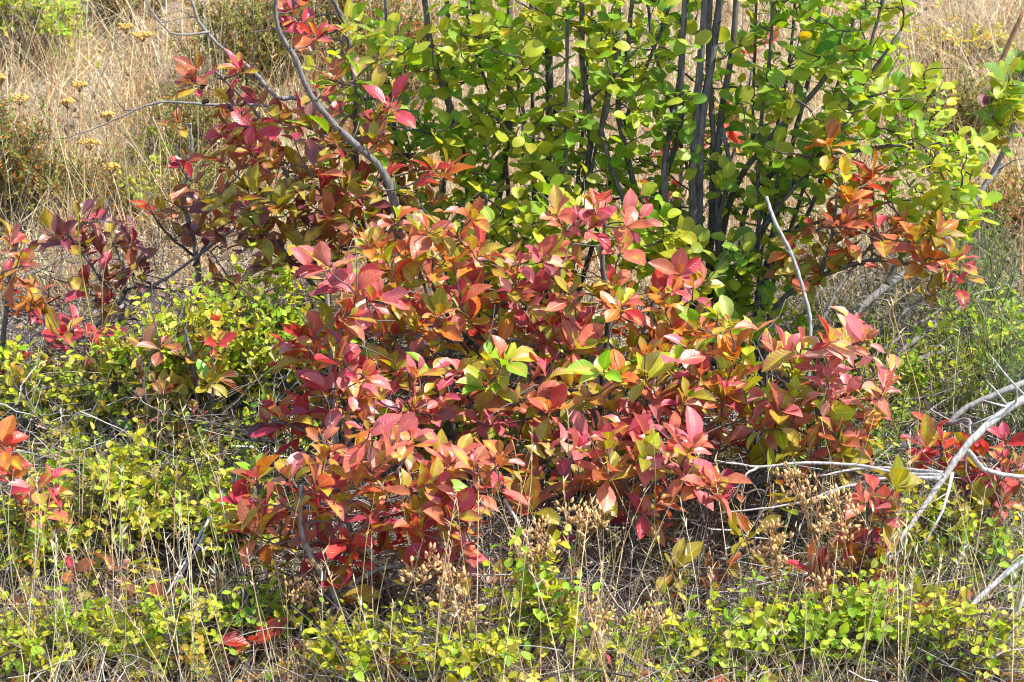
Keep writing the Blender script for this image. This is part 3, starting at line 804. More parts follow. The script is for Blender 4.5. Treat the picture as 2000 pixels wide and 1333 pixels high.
# ------------------------------------------------------------------ green round-leaved bush (four stem clumps)
GG = 'stem clumps of the green round-leaved bush'
Gm = {'GR': 5, 'DG': 2.4, 'YG': 3, 'BG': 1, 'YE': .12}
Gl = {'GR': 4, 'YG': 5, 'DG': 1, 'YE': .3}
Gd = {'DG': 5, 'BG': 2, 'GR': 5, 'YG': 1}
def greg(rows, Y, dY=.18):
    return [(a, b, c, d, Y, dY, max(1, round(n * 1.0)), m) for (a, b, c, d, n, m) in rows]
SGR = dict(kind='green', size=(.033, .052), nleaf=(5, 8), mind=.05, rosette=False, twig_col=(.09, .075, .07))
make_shrub('serviceberry_bush', 'green round-leaved bush clump with dark stems leaning left, beside the arching grey branch', 'bush', GG, ground_below(930, 690, 6.2),
    [(['base', (930, 500, 6.2), (905, 300, 6.15), (868, 180, 6.1), (845, 100, 6.1), (825, -30, 6.1)], 0.0101, 0.0067),
     (['base', (960, 460, 6.25), (985, 250, 6.2), (995, 120, 6.2), (1000, -130, 6.2)], 0.0101, 0.0074),
     (['base', (870, 480, 6.3), (868, 250, 6.3), (870, 60, 6.3), (865, -130, 6.3)], 0.0086, 0.0059),
     (['base', (800, 460, 6.1), (760, 260, 6.1), (755, 60, 6.1), (752, -130, 6.1)], 0.0055, 0.0037),
     (['base', (945, 500, 6.0), (940, 440, 5.95), (950, 380, 5.9)], 0.0078, 0.0044),
     ([(995, 130, 6.2), (950, 90, 6.1), (925, 20, 6.05), (900, -130, 6.0)], 0.0062, 0.0037),
     ([(905, 300, 6.15), (850, 270, 6.05), (790, 250, 6.0)], 0.0047, 0.0022)],
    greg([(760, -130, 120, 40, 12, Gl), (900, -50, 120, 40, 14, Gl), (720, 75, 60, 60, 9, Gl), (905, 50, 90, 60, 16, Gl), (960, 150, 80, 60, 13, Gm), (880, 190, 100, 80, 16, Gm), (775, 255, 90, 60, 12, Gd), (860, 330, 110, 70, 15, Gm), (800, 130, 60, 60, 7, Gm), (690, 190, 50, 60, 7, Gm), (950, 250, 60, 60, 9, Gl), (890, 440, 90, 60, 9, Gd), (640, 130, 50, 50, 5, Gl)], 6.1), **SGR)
make_shrub('serviceberry_bush', 'green round-leaved bush clump with paired upright dark stems in the middle of the bush', 'bush', GG, ground_below(1080, 690, 6.2),
    [(['base', (1075, 480, 6.2), (1072, 250, 6.2), (1068, -130, 6.2)], 0.0109, 0.0081),
     (['base', (1088, 470, 6.25), (1086, 250, 6.25), (1090, 100, 6.25), (1094, -130, 6.25)], 0.0094, 0.0074),
     (['base', (1130, 420, 6.1), (1150, 260, 6.05), (1140, 110, 6.05), (1135, -130, 6.05)], 0.0078, 0.0059),
     (['base', (1052, 500, 6.3), (1040, 200, 6.3), (1035, -130, 6.3)], 0.0070, 0.0052),
     (['base', (1110, 480, 6.3), (1100, 300, 6.3), (1075, 120, 6.3), (1060, -130, 6.3)], .006, .004),
     (['base', (1010, 480, 6.25), (985, 340, 6.25), (970, 240, 6.25), (930, 80, 6.2), (900, -100, 6.2)], .006, .004),
     (['base', (1160, 500, 6.15), (1190, 350, 6.15), (1235, 180, 6.1), (1290, 20, 6.1), (1330, -130, 6.1)], .007, .004),
     *[(['base', (1080 + (tx - 1080) * .35, 480, yy), (1080 + (tx - 1080) * .7, 260, yy), (tx, 40, yy), (tx * 1.02 - 21, -130, yy)], .0055, .0035) for tx, yy in ((1010, 6.1), (1110, 6.0), (1165, 6.25), (1200, 6.05))],
     ([(1075, 350, 6.2), (1040, 320, 6.05), (1020, 240, 6.0)], 0.0047, 0.0022),
     ([(1145, 200, 6.05), (1200, 150, 6.0), (1240, 100, 5.95)], 0.0047, 0.0022)],
    greg([(1050, -50, 120, 45, 16, Gl), (1180, -50, 100, 45, 14, Gl), (1100, 60, 110, 60, 16, Gl), (1070, 180, 110, 70, 13, Gm), (1020, 270, 100, 70, 14, Gl), (975, 370, 90, 60, 12, Gl), (1200, 90, 70, 80, 15, Gl), (1215, 170, 60, 60, 8, Gl), (1190, 370, 70, 40, 9, Gl), (1010, 460, 130, 50, 14, Gl), (1080, 320, 80, 60, 9, Gm), (1000, 80, 60, 60, 9, Gl), (1180, 280, 60, 60, 6, Gm), (1000, 560, 110, 50, 8, Gl)], 6.05) + greg([(1000, 470, 120, 60, 14, Gl), (1250, 470, 90, 60, 9, Gl), (900, 520, 80, 40, 5, Gl), (1080, 400, 80, 40, 7, Gl)], 5.84, .08), **SGR)
make_shrub('serviceberry_bush', 'green round-leaved bush clump with the thickest bundle of tall grey stems', 'bush', GG, ground_below(1370, 680, 6.12),
    [(['base', (1355, 450, 6.0), (1372, 250, 6.0), (1400, 100, 6.0), (1420, -130, 6.0)], 0.0125, 0.0081),
     (['base', (1340, 430, 5.98), (1360, 240, 5.98), (1372, 60, 5.98), (1378, -130, 5.98)], 0.0109, 0.0074),
     (['base', (1405, 450, 6.05), (1415, 250, 6.05), (1430, 80, 6.05), (1440, -130, 6.05)], 0.0094, 0.0067),
     (['base', (1300, 400, 5.98), (1330, 150, 6.1), (1350, -130, 6.1)], 0.0078, 0.0059),
     (['base', (1210, 280, 6.05), (1225, 120, 6.05), (1250, -130, 6.05)], 0.0078, 0.0052),
     (['base', (1420, 420, 6.1), (1500, 280, 6.0), (1600, 170, 5.95), (1650, 60, 5.9)], 0.0094, 0.0044),
     (['base', (1385, 440, 6.1), (1384, 260, 6.05), (1390, 100, 6.05), (1396, -130, 6.05)], 0.0078, 0.0059),
     (['base', (1290, 420, 6.1), (1320, 260, 6.05), (1336, 100, 6.0), (1345, -130, 6.0)], 0.0078, 0.0052),
     (['base', (1480, 420, 6.1), (1470, 250, 6.1), (1478, 60, 6.1), (1480, -130, 6.1)], 0.0047, 0.0030),
     (['base', (1190, 330, 6.0), (1205, 200, 6.0), (1215, 60, 6.0)], 0.0070, 0.0044),
     (['base', (1410, 520, 6.05), (1408, 350, 6.0), (1412, 250, 6.0)], 0.0078, 0.0044)],
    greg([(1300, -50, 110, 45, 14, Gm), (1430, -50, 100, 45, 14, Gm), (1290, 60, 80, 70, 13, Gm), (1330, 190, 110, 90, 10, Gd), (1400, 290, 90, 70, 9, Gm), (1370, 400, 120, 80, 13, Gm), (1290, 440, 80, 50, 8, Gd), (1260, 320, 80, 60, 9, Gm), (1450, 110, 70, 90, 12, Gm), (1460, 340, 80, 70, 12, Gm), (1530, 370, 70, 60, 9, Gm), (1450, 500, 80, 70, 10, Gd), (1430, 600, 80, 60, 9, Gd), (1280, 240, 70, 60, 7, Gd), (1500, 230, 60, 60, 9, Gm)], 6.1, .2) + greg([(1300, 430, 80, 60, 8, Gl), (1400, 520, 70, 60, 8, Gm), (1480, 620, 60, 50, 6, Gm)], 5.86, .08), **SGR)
make_shrub('serviceberry_bush', 'green round-leaved bush clump spreading long low branches to the right edge', 'bush', GG, ground_below(1455, 690, 6.15),
    [(['base', (1480, 480, 6.1), (1540, 350, 6.0), (1640, 220, 5.95), (1760, 60, 5.9)], 0.0094, 0.0037),
     (['base', (1450, 430, 6.1), (1540, 320, 6.0), (1700, 290, 5.95), (1830, 280, 5.9)], 0.0078, 0.0030),
     (['base', (1500, 460, 6.2), (1545, 250, 6.2), (1590, 100, 6.2), (1620, -130, 6.2)], 0.0078, 0.0052),
     *[(['base', (1455 + (tx - 1455) * .3, 500, yy), (1455 + (tx - 1455) * .65, 300, yy), (tx, 60, yy), (tx * 1.05 - 70, -130, yy)], .0055, .0035) for tx, yy in ((1270, 6.1), (1500, 6.0), (1545, 6.2), (1580, 6.0), (1660, 6.15))],
     (['base', (1500, 520, 6.1), (1570, 420, 6.05), (1620, 330, 6.0), (1690, 150, 6.0), (1740, -60, 6.0)], .007, .004),
     (['base', (1440, 520, 6.0), (1490, 420, 5.95), (1560, 330, 5.95), (1600, 250, 5.9)], .006, .003),
     ([(1480, 470, 6.1), (1620, 420, 6.0), (1750, 400, 5.95), (1880, 390, 5.9)], 0.0047, 0.0022),
     ([(1640, 220, 5.95), (1720, 180, 5.9), (1830, 170, 5.9)], 0.0039, 0.0022)],
    greg([(1560, -50, 100, 45, 14, Gm), (1690, -45, 110, 45, 16, Gl), (1580, 60, 100, 60, 14, Gm), (1690, 65, 90, 70, 15, Gm), (1590, 180, 110, 90, 20, Gm), (1730, 225, 110, 70, 17, Gm), (1820, 175, 45, 35, 6, Gl), (1800, 290, 90, 50, 13, Gl), (1860, 390, 65, 35, 10, Gl), (1860, 320, 50, 40, 7, Gl), (1710, 340, 100, 40, 11, Gm), (1770, 430, 60, 40, 6, Gm), (1900, 400, 25, 20, 3, Gl), (1560, 290, 80, 60, 12, Gm), (1660, 130, 70, 50, 9, Gm), (1880, 280, 40, 40, 4, Gl), (1560, 480, 60, 60, 6, Gm)], 5.98, .2), **SGR)

# ------------------------------------------------------------------ red autumn saplings
RG = 'red autumn saplings'
SRD = dict(kind='red', size=(.041, .071), nleaf=(3, 11), mind=.055)
Rp = {'PU': 4, 'CR': 3, 'RU': 2, 'BR': 2}
Rm = {'RU': 4, 'OL': 4, 'GR': 1.6, 'BR': 2.4, 'CR': 1.5, 'CO': 1.5, 'PU': 1.5}
Rr = {'CR': 4, 'PK': 4, 'RD': 2.5, 'CO': 2.5, 'OL': 1.2, 'RU': 1, 'PP': 1, 'YG': .4}
Ro = {'OR': 3, 'CO': 4, 'RD': 1.3, 'OL': 2.2, 'PK': 2, 'YG': 1.7, 'GR': .8}
Rc = {'CO': 3.4, 'PK': 5.5, 'CR': 3.6, 'OR': 1.5, 'RD': .8, 'RU': 1.5, 'OL': 1.3, 'YG': 1.2, 'PP': .8, 'GR': .7}
Rg = {'YG': 4, 'OL': 2, 'GR': 3.5, 'CO': 2, 'OR': 1.5, 'PG': 1}
Rb = {'BR': 3, 'RU': 3, 'OL': 3, 'DG': 1, 'PK': .6}
RDENS = 0.92
def rreg(rows, Y, dY=.1): return [(a, b, c * 1.06, d * 1.06, Y, dY * 1.3, max(1, round(n * RDENS)), m) for (a, b, c, d, n, m) in rows]
def red(label, base, stems, rows, Y, dY=.1, name='chokecherry_sapling', **kw):
    k = dict(SRD); k.update(kw)
    return make_shrub(name, label, 'sapling', RG, base, stems, rreg(rows, Y, dY), **k)

tall = red('tall dull red and olive sapling with an arching grey branch and pale dead limbs', ground_below(765, 760, 5.95),
    [(['base', (772, 470, 5.78), (768, 400, 5.74), (745, 335, 5.72), (700, 282, 5.7), (655, 245, 5.7), (600, 180, 5.7), (565, 110, 5.7), (545, 50, 5.7), (538, -40, 5.7)], .011, .0045, 'bark_weather', 'branch'),
     (['base', (715, 500, 6.0), (700, 330, 6.0), (690, 200, 6.0), (660, 60, 6.0), (640, -20, 6.0)], .009, .004),
     (['base', (660, 420, 5.95), (560, 350, 5.9), (500, 230, 5.9), (420, 140, 5.88)], .008, .003),
     ([(700, 330, 6.05), (650, 240, 6.1), (580, 190, 6.12), (530, 185, 6.12), (480, 130, 6.12), (440, 110, 6.12), (400, 55, 6.12), (365, -20, 6.12)], .006, .0035, 'bark_mid', 'branch', 'bare grey dead limb rising to the top edge'),
     ([(690, 270, 6.1), (620, 235, 6.12), (520, 212, 6.12), (400, 203, 6.1), (320, 200, 6.1), (250, 216, 6.1), (180, 250, 6.1), (120, 272, 6.1)], .005, .0012, 'bark_mid', 'branch', 'bare grey dead limb reaching far left'),
     ([(410, 62, 6.12), (360, 65, 6.1), (320, 52, 6.1), (275, -10, 6.1)], .003, .0015, 'bark_mid', 'branch'),
     ([(660, 140, 6.05), (690, 20, 6.05), (700, -20, 6.05)], .004, .003, 'bark_mid', 'branch'),
     ([(690, 250, 6.0), (730, 140, 5.95), (755, 120, 5.95), (768, 60, 5.95)], .003, .0015, 'bark_mid', 'branch'),
     (['base', (650, 600, 5.9), (560, 500, 5.85), (500, 430, 5.85)], .008, .003)],
    [(600, 45, 45, 40, 5, {'PU': 2, 'CR': 2, 'CO': 1}), (425, 150, 55, 35, 4, {'CR': 3, 'RU': 2}), (485, 235, 60, 35, 9, Rp), (480, 310, 60, 40, 10, {'RU': 3, 'CR': 3, 'PK': 1}), (590, 290, 100, 60, 20, Rm), (600, 390, 110, 60, 25, Rm), (690, 250, 60, 60, 8, Rm), (740, 180, 60, 50, 7, {'PU': 2, 'CR': 2, 'GR': 2, 'RU': 1}), (560, 470, 90, 50, 18, Rm), (680, 450, 80, 60, 17, Rm), (720, 340, 70, 60, 10, Rm), (480, 400, 50, 40, 6, Rm), (820, 350, 70, 50, 10, {'RU': 3, 'CO': 2, 'CR': 2, 'OL': 1}), (640, 160, 40, 40, 4, Rm), (700, 90, 50, 50, 4, {'OL': 2, 'GR': 2, 'BR': 1})], 5.9, .14)
red('dull purple-brown sapling with an upright grey stem, standing in straw', ground_below(378, 640, 6.2),
    [(['base', (378, 520, 6.2), (376, 400, 6.2), (374, 300, 6.2), (372, 240, 6.2)], .009, .003, 'bark_mid'), ([(378, 500, 6.2), (330, 450, 6.15), (300, 420, 6.1)], .004, .002), ([(378, 520, 6.2), (420, 460, 6.2), (470, 420, 6.2)], .004, .002)],
    [(368, 235, 22, 15, 1, {'RU': 1}), (385, 330, 45, 30, 3, {'CR': 2, 'RU': 2}), (365, 410, 65, 45, 8, {'RU': 3, 'PU': 3, 'BR': 2, 'OR': .6}), (420, 460, 50, 30, 4, {'RU': 2, 'PU': 3})], 6.18, .08)
red('deep purple-red sapling above the small-leaved shrubs on the left', ground_below(235, 660, 6.0),
    [(['base', (236, 590, 6.0), (240, 540, 6.0), (220, 470, 6.0)], .009, .003, 'bark_mid'), ([(236, 600, 6.0), (150, 480, 5.95), (120, 440, 5.95)], .004, .002), ([(238, 570, 6.0), (280, 500, 6.0)], .004, .002)],
    [(200, 450, 90, 35, 10, Rp), (245, 510, 60, 40, 7, {'PU': 3, 'CR': 3, 'RU': 1}), (140, 475, 45, 30, 3, Rp), (210, 560, 50, 30, 4, {'CR': 3, 'RU': 2}), (430, 560, 50, 12, 2, Rp)], 5.98, .08)
red('orange-red sapling cut by the left edge, above the yellow-green shrubs', ground_below(-10, 720, 5.75),
    [(['base', (5, 640, 5.75), (20, 540, 5.75), (35, 470, 5.75)], .008, .003), (['base', (60, 680, 5.7), (110, 640, 5.7)], .004, .002)],
    [(22, 510, 30, 45, 6, {'CO': 2, 'RU': 3, 'CR': 2}), (50, 600, 40, 30, 5, {'RU': 3, 'CR': 2, 'OR': 1}), (115, 645, 40, 25, 4, {'CR': 3, 'RD': 1}), (190, 670, 25, 20, 2, {'CR': 2}), (60, 730, 60, 30, 4, {'CR': 3, 'PK': 2})], 5.72, .06)
red('orange-red seedling at the left edge, half way down', ground_below(65, 1075),
    [(['base', (70, 1010, 5.0), (72, 960, 5.0)], .004, .002), (['base', (20, 930, 5.0), (15, 890, 5.0)], .004, .002)],
    [(75, 970, 45, 35, 7, {'CO': 3, 'OR': 2, 'PK': 2, 'CR': 1}), (15, 890, 25, 35, 3, {'OR': 2, 'RD': 2})], 4.98, .05, bare_twigs=3)
red('dull brown and olive sapling rising through the small-leaved shrubs', ground_below(370, 900, 5.5),
    [(['base', (372, 800, 5.45), (368, 700, 5.45), (360, 640, 5.45)], .006, .003), (['base', (290, 780, 5.4), (300, 690, 5.4)], .004, .002), (['base', (420, 760, 5.4), (410, 650, 5.4)], .004, .002)],
    [(345, 670, 75, 30, 6, Rb), (330, 750, 60, 35, 6, Rb), (400, 770, 60, 45, 6, Rb), (410, 650, 30, 25, 2, {'RD': 2, 'PG': 1}), (370, 830, 90, 30, 4, Rb)], 5.42, .08, bare_twigs=14)
red('pink-red sapling with large glossy leaves on the left flank of the thicket', ground_below(655, 1040, 5.15),
    [(['base', (650, 870, 5.12), (648, 760, 5.12), (655, 660, 5.15), (640, 560, 5.2)], .008, .003, 'bark_mid'), ([(650, 860, 5.12), (560, 830, 5.05), (530, 820, 5.05)], .004, .002), ([(652, 700, 5.12), (600, 680, 5.12)], .003, .002), ([(655, 660, 5.15), (710, 590, 5.2)], .004, .002)],
    [(640, 535, 45, 25, 4, {'CR': 4, 'PK': 3}), (695, 590, 45, 40, 6, Rr), (600, 680, 45, 25, 4, {'CO': 2, 'RD': 2, 'OR': 1}), (650, 735, 55, 55, 9, {'PK': 4, 'CR': 4, 'CO': 1}), (560, 825, 55, 35, 6, {'CR': 3, 'PU': 1, 'OR': 2}), (670, 800, 40, 30, 4, {'PK': 2, 'CO': 2}), (640, 640, 40, 40, 4, Rr)], 5.13, .08, size=(.050, .080))
red('orange and red sapling in the upper middle of the thicket, under the green bush', ground_below(880, 860, 5.7),
    [(['base', (880, 700, 5.7), (830, 580, 5.7), (800, 470, 5.7)], .010, .003), (['base', (930, 680, 5.7), (1000, 560, 5.65)], .008, .003), (['base', (760, 640, 5.6), (740, 520, 5.6)], .006, .003)],
    [(760, 470, 60, 50, 7, Ro), (840, 480, 70, 50, 9, {'OR': 3, 'CO': 3, 'RU': 2, 'OL': 1}), (800, 545, 80, 45, 11, Ro), (900, 460, 60, 40, 6, Ro), (960, 530, 70, 40, 8, Rr), (1040, 540, 60, 45, 7, Rr), (760, 620, 70, 40, 8, Rc), (850, 610, 80, 45, 10, Rc), (950, 600, 80, 45, 10, Rr), (1040, 620, 60, 50, 9, {'PK': 4, 'CR': 3, 'RD': 2}), (920, 680, 80, 40, 8, Rg), (780, 690, 70, 40, 7, Rc)], 5.6, .14)
red('pink and orange sapling with one tall rosette against the green leaves', ground_below(1190, 820, 5.65),
    [(['base', (1180, 640, 5.65), (1185, 520, 5.65), (1182, 430, 5.65)], .010, .003), (['base', (1270, 620, 5.6), (1310, 540, 5.6)], .006, .003), (['base', (1120, 640, 5.6), (1110, 560, 5.6)], .006, .003)],
    [(1185, 440, 65, 45, 8, {'PK': 4, 'CO': 3, 'CR': 2}), (1110, 420, 30, 25, 2, {'CO': 3}), (1250, 440, 30, 25, 2, {'PK': 2, 'CO': 1}), (1150, 580, 80, 55, 11, Ro), (1250, 590, 80, 50, 11, Ro), (1340, 560, 50, 50, 7, Rc), (1330, 640, 70, 40, 8, {'PK': 3, 'CO': 2, 'RD': 2, 'OR': 1}), (1180, 680, 80, 40, 9, Rg), (1110, 640, 50, 40, 6, Rc), (1260, 680, 60, 40, 7, Ro)], 5.55, .14)
red('coral and crimson sapling in the heart of the thicket', ground_below(880, 1020, 5.4),
    [(['base', (890, 850, 5.35), (870, 740, 5.35)], .008, .003), (['base', (800, 840, 5.3), (760, 760, 5.3)], .006, .003), (['base', (960, 820, 5.35), (1000, 720, 5.35)], .006, .003)],
    [(760, 760, 60, 45, 8, Rc), (850, 760, 70, 50, 11, Rc), (930, 720, 60, 35, 6, Rg), (900, 800, 60, 40, 7, {'PK': 4, 'CR': 3, 'CO': 2}), (1010, 740, 60, 45, 7, {'CR': 3, 'RU': 2, 'PU': 1}), (1000, 810, 60, 40, 7, Rc), (800, 830, 50, 30, 5, {'OR': 2, 'CO': 2, 'YG': 1}), (950, 880, 50, 30, 5, {'CO': 3, 'PK': 2})], 5.3, .1)
red('crimson and olive sapling on the right of the thicket heart', ground_below(1180, 1010, 5.35),
    [(['base', (1170, 860, 5.3), (1140, 740, 5.3)], .008, .003), (['base', (1250, 830, 5.3), (1280, 740, 5.3)], .006, .003), (['base', (1340, 860, 5.25), (1360, 760, 5.25)], .006, .003)],
    [(1110, 780, 60, 45, 8, Ro), (1200, 760, 70, 45, 9, Rg), (1290, 720, 60, 40, 7, Ro), (1210, 830, 70, 40, 9, {'CR': 3, 'PK': 3, 'RU': 1}), (1320, 790, 60, 50, 9, Rc), (1390, 780, 45, 50, 6, {'CO': 2, 'OR': 2, 'CR': 1}), (1100, 850, 60, 35, 6, {'CO': 2, 'OL': 2, 'CR': 1}), (1380, 850, 50, 40, 6, {'PK': 3, 'CR': 2})], 5.25, .1)
red('low coral-red sapling with forked grey stem at the front of the thicket', ground_below(615, 1290),
    [(['base', (635, 1200, 4.68), (600, 1060, 4.66), (588, 950, 4.65)], .009, .003, 'bark_mid'), (['base', (650, 1180, 4.7), (690, 1060, 4.75), (760, 930, 4.8), (800, 870, 4.85)], .009, .003, 'bark_mid'), ([(640, 1200, 4.69), (720, 1130, 4.7), (800, 1100, 4.75), (880, 1090, 4.75)], .006, .003, 'bark_mid'), ([(690, 1060, 4.75), (660, 920, 4.8), (660, 870, 4.8)], .005, .002)],
    [(525, 975, 60, 50, 9, Rc), (530, 1040, 60, 30, 5, {'RU': 2, 'CO': 2, 'CR': 1}), (640, 960, 55, 50, 8, {'PK': 3, 'CR': 3, 'CO': 2}), (760, 850, 60, 40, 7, {'PK': 3, 'CO': 3, 'PP': 1}), (650, 880, 45, 30, 5, {'CO': 3, 'OR': 2}), (740, 930, 70, 45, 10, {'CO': 4, 'RU': 2, 'PK': 2, 'PP': 1}), (840, 940, 60, 45, 8, Rc), (930, 920, 55, 50, 8, {'CO': 3, 'PK': 2, 'RU': 1, 'CR': 1}), (770, 1010, 80, 40, 10, {'CR': 3, 'CO': 3, 'RD': 2}), (700, 1060, 60, 35, 6, {'CR': 3, 'RD': 3}), (860, 1060, 70, 40, 7, {'PK': 3, 'CO': 3}), (880, 980, 60, 40, 7, {'RD': 2, 'CO': 3, 'CR': 2}), (670, 1130, 40, 25, 3, {'CR': 2, 'CO': 1})], 4.74, .09, size=(.046, .074))
red('coral-pink sapling with one thin dark stem, right of the front sapling', ground_below(1215, 1165),
    [(['base', (1228, 1040, 4.95), (1232, 960, 4.95), (1200, 900, 4.95)], .006, .003), ([(1230, 980, 4.95), (1290, 930, 4.95)], .004, .002), ([(1228, 1000, 4.95), (1130, 950, 4.95), (1080, 920, 4.95)], .004, .002)],
    [(1130, 900, 60, 45, 8, Rc), (1220, 880, 60, 40, 8, Rc), (1310, 880, 60, 40, 7, {'PK': 3, 'CO': 3}), (1180, 960, 60, 40, 6, {'RU': 2, 'CO': 2, 'OL': 1}), (1260, 970, 45, 35, 5, {'CO': 3, 'CR': 1}), (1050, 960, 50, 45, 5, {'OL': 2, 'RU': 2, 'CO': 2}), (1290, 1030, 20, 18, 1, {'OR': 1, 'PK': 1}), (1100, 1075, 35, 25, 2, {'CR': 2, 'PU': 1}), (1360, 930, 40, 30, 4, {'PK': 2, 'CO': 2})], 4.95, .08)
red('yellow-green sapling turning orange, between the thicket and the pale pink sapling', ground_below(1450, 900, 5.4),
    [(['base', (1440, 740, 5.4), (1400, 640, 5.4)], .006, .003), (['base', (1500, 760, 5.35), (1480, 680, 5.35)], .005, .002)],
    [(1390, 650, 50, 40, 7, Rg), (1450, 690, 50, 45, 8, Rg), (1420, 750, 50, 35, 6, {'YG': 3, 'PG': 2, 'CO': 2}), (1350, 700, 40, 40, 5, Ro), (1470, 780, 40, 35, 4, Rg)], 5.35, .08)
red('pale pink and green sapling right of the thicket, by the white bent stem', ground_below(1580, 1000, 5.2),
    [(['base', (1590, 850, 5.2), (1600, 740, 5.2), (1610, 680, 5.2)], .007, .003), (['base', (1520, 860, 5.2), (1540, 740, 5.2)], .005, .002), ([(1592, 830, 5.2), (1660, 770, 5.2), (1710, 740, 5.2)], .005, .002)],
    [(1540, 700, 50, 40, 7, {'PK': 2, 'YG': 3, 'PP': 2}), (1620, 700, 45, 45, 7, {'PK': 4, 'PP': 2, 'RD': 2}), (1680, 660, 30, 35, 3, {'PK': 3, 'RU': 1}), (1690, 740, 60, 40, 8, {'PK': 5, 'PP': 2, 'RU': 1}), (1580, 790, 70, 45, 10, {'YG': 3, 'OL': 2, 'CO': 3, 'PG': 1}), (1660, 820, 50, 40, 7, {'CO': 3, 'PK': 3, 'OR': 1}), (1510, 810, 40, 40, 5, {'PK': 2, 'CO': 2, 'YG': 1}), (1640, 870, 50, 25, 4, {'OL': 3, 'CO': 1}), (1550, 860, 50, 35, 4, {'OL': 2, 'RU': 2})], 5.18, .08, size=(.050, .078))
red('orange-tipped sapling branch spread under the right side of the green bush', ground_below(1500, 720, 5.95),
    [(['base', (1510, 620, 5.9), (1600, 550, 5.85), (1700, 515, 5.8), (1800, 525, 5.8), (1850, 520, 5.8)], .008, .003), ([(1600, 550, 5.85), (1630, 440, 5.8), (1640, 330, 5.8)], .005, .002), ([(1700, 515, 5.8), (1720, 430, 5.8)], .003, .002)],
    [(1635, 310, 30, 35, 4, {'OR': 3, 'YE': .6}), (1680, 375, 50, 35, 6, {'CO': 3, 'RD': 2, 'OR': 1}), (1610, 430, 50, 40, 7, {'CO': 3, 'PK': 2, 'OR': 2}), (1680, 440, 40, 40, 4, {'CR': 2, 'RU': 2, 'CO': 1}), (1730, 470, 55, 35, 6, {'RU': 2, 'CO': 3, 'OR': 2}), (1570, 515, 50, 35, 6, {'CO': 3, 'OL': 2, 'OR': 1}), (1810, 495, 60, 40, 7, {'OR': 2, 'OL': 2, 'PK': 2}), (1870, 520, 30, 35, 3, {'PK': 2, 'CR': 1}), (1840, 565, 30, 25, 2, {'RU': 1, 'OL': 1}), (1620, 500, 40, 30, 4, Ro)], 5.82, .08, size=(.046, .068))
red('crimson seedling behind the white fork of the bleached limb', ground_below(1840, 965, 5.25),
    [(['base', (1838, 900, 5.2), (1835, 860, 5.2)], .004, .002)],
    [(1835, 865, 55, 35, 8, {'CR': 5, 'RD': 3, 'PK': 2})], 5.2, .05, bare_twigs=2)
red('red seedling at the right edge beyond the bleached limb', ground_below(1955, 1000, 5.2),
    [(['base', (1950, 950, 5.15), (1958, 900, 5.15)], .004, .002), (['base', (1880, 970, 5.1), (1880, 940, 5.1)], .003, .002)],
    [(1960, 905, 45, 40, 7, {'CR': 3, 'PK': 2, 'RD': 2}), (1890, 930, 35, 30, 4, {'CR': 2, 'OR': 1}), (1950, 965, 35, 25, 3, {'PK': 2, 'CO': 1}), (1870, 1000, 40, 20, 3, {'OL': 2, 'OR': 1})], 5.13, .05, bare_twigs=2)
red('purple-red seedling in front of the bleached limb, above the lush green shrubs', ground_below(1695, 1180),
    [(['base', (1700, 1080, 4.82), (1705, 1010, 4.82)], .005, .002)],
    [(1710, 995, 35, 35, 4, {'RD': 2, 'CO': 2, 'PK': 1}), (1680, 1050, 35, 35, 4, {'PU': 2, 'CR': 2, 'OR': 1}), (1700, 1110, 45, 40, 5, {'PU': 3, 'CR': 3}), (1600, 1140, 30, 20, 2, {'CO': 2, 'CR': 1}), (1740, 950, 20, 25, 1, {'OL': 1})], 4.82, .05, bare_twigs=2)
red('red seedling with two upright leaves near the bottom edge, left of the front sapling', ground_below(505, 1310),
    [(['base', (502, 1265, 4.62)], .003, .002)], [(505, 1250, 22, 22, 2, {'RD': 3, 'CO': 1}), (545, 1280, 20, 12, 1, {'RU': 1})], 4.62, .03, bare_twigs=1, nleaf=(4, 6))
red('orange-green seedling on the bottom edge below the front sapling', ground_below(745, 1345),
    [(['base', (748, 1310, 4.55)], .003, .002)], [(748, 1305, 22, 15, 2, {'OR': 2, 'OL': 1})], 4.55, .02, bare_twigs=1, nleaf=(3, 5))
red('pink seedling on the bottom edge among tan seed heads', ground_below(1205, 1350),
    [(['base', (1210, 1315, 4.55)], .003, .002)], [(1210, 1310, 25, 15, 2, {'PK': 3, 'CR': 1})], 4.55, .02, bare_twigs=1, nleaf=(3, 4))
red('brown-leaved seedling in twigs between the two left small-leaved mounds', ground_below(190, 1180),
    [(['base', (170, 1130, 4.85), (160, 1110, 4.85)], .003, .002)], [(145, 1110, 20, 20, 1, {'RU': 1, 'CR': 1}), (210, 1110, 40, 25, 3, Rb), (90, 1180, 50, 15, 3, Rb)], 4.83, .03, bare_twigs=2, nleaf=(3, 5))
red('olive-brown seedling in the twigs beside the leaning grey stick', ground_below(400, 1240),
    [(['base', (405, 1190, 4.72)], .003, .002)], [(400, 1195, 40, 25, 3, Rb), (340, 1170, 30, 15, 2, Rb)], 4.72, .03, bare_twigs=2, nleaf=(3, 5))
red('broad olive-leaved seedling in shade right of the thin dark stem', ground_below(1330, 1190),
    [(['base', (1330, 1150, 4.85)], .003, .002)], [(1340, 1140, 55, 30, 4, {'OL': 4, 'RU': 2, 'YG': 1}), (1260, 1190, 30, 25, 2, {'RU': 2, 'OL': 1})], 4.85, .05, bare_twigs=2, nleaf=(4, 6))
red('rust and olive seedling in the dark gap right of the front sapling', ground_below(985, 1180),
    [(['base', (985, 1130, 4.86)], .003, .002)], [(985, 1125, 50, 25, 3, Rb), (900, 1150, 35, 20, 2, {'RU': 2, 'OL': 1})], 4.86, .04, bare_twigs=3, nleaf=(3, 6))
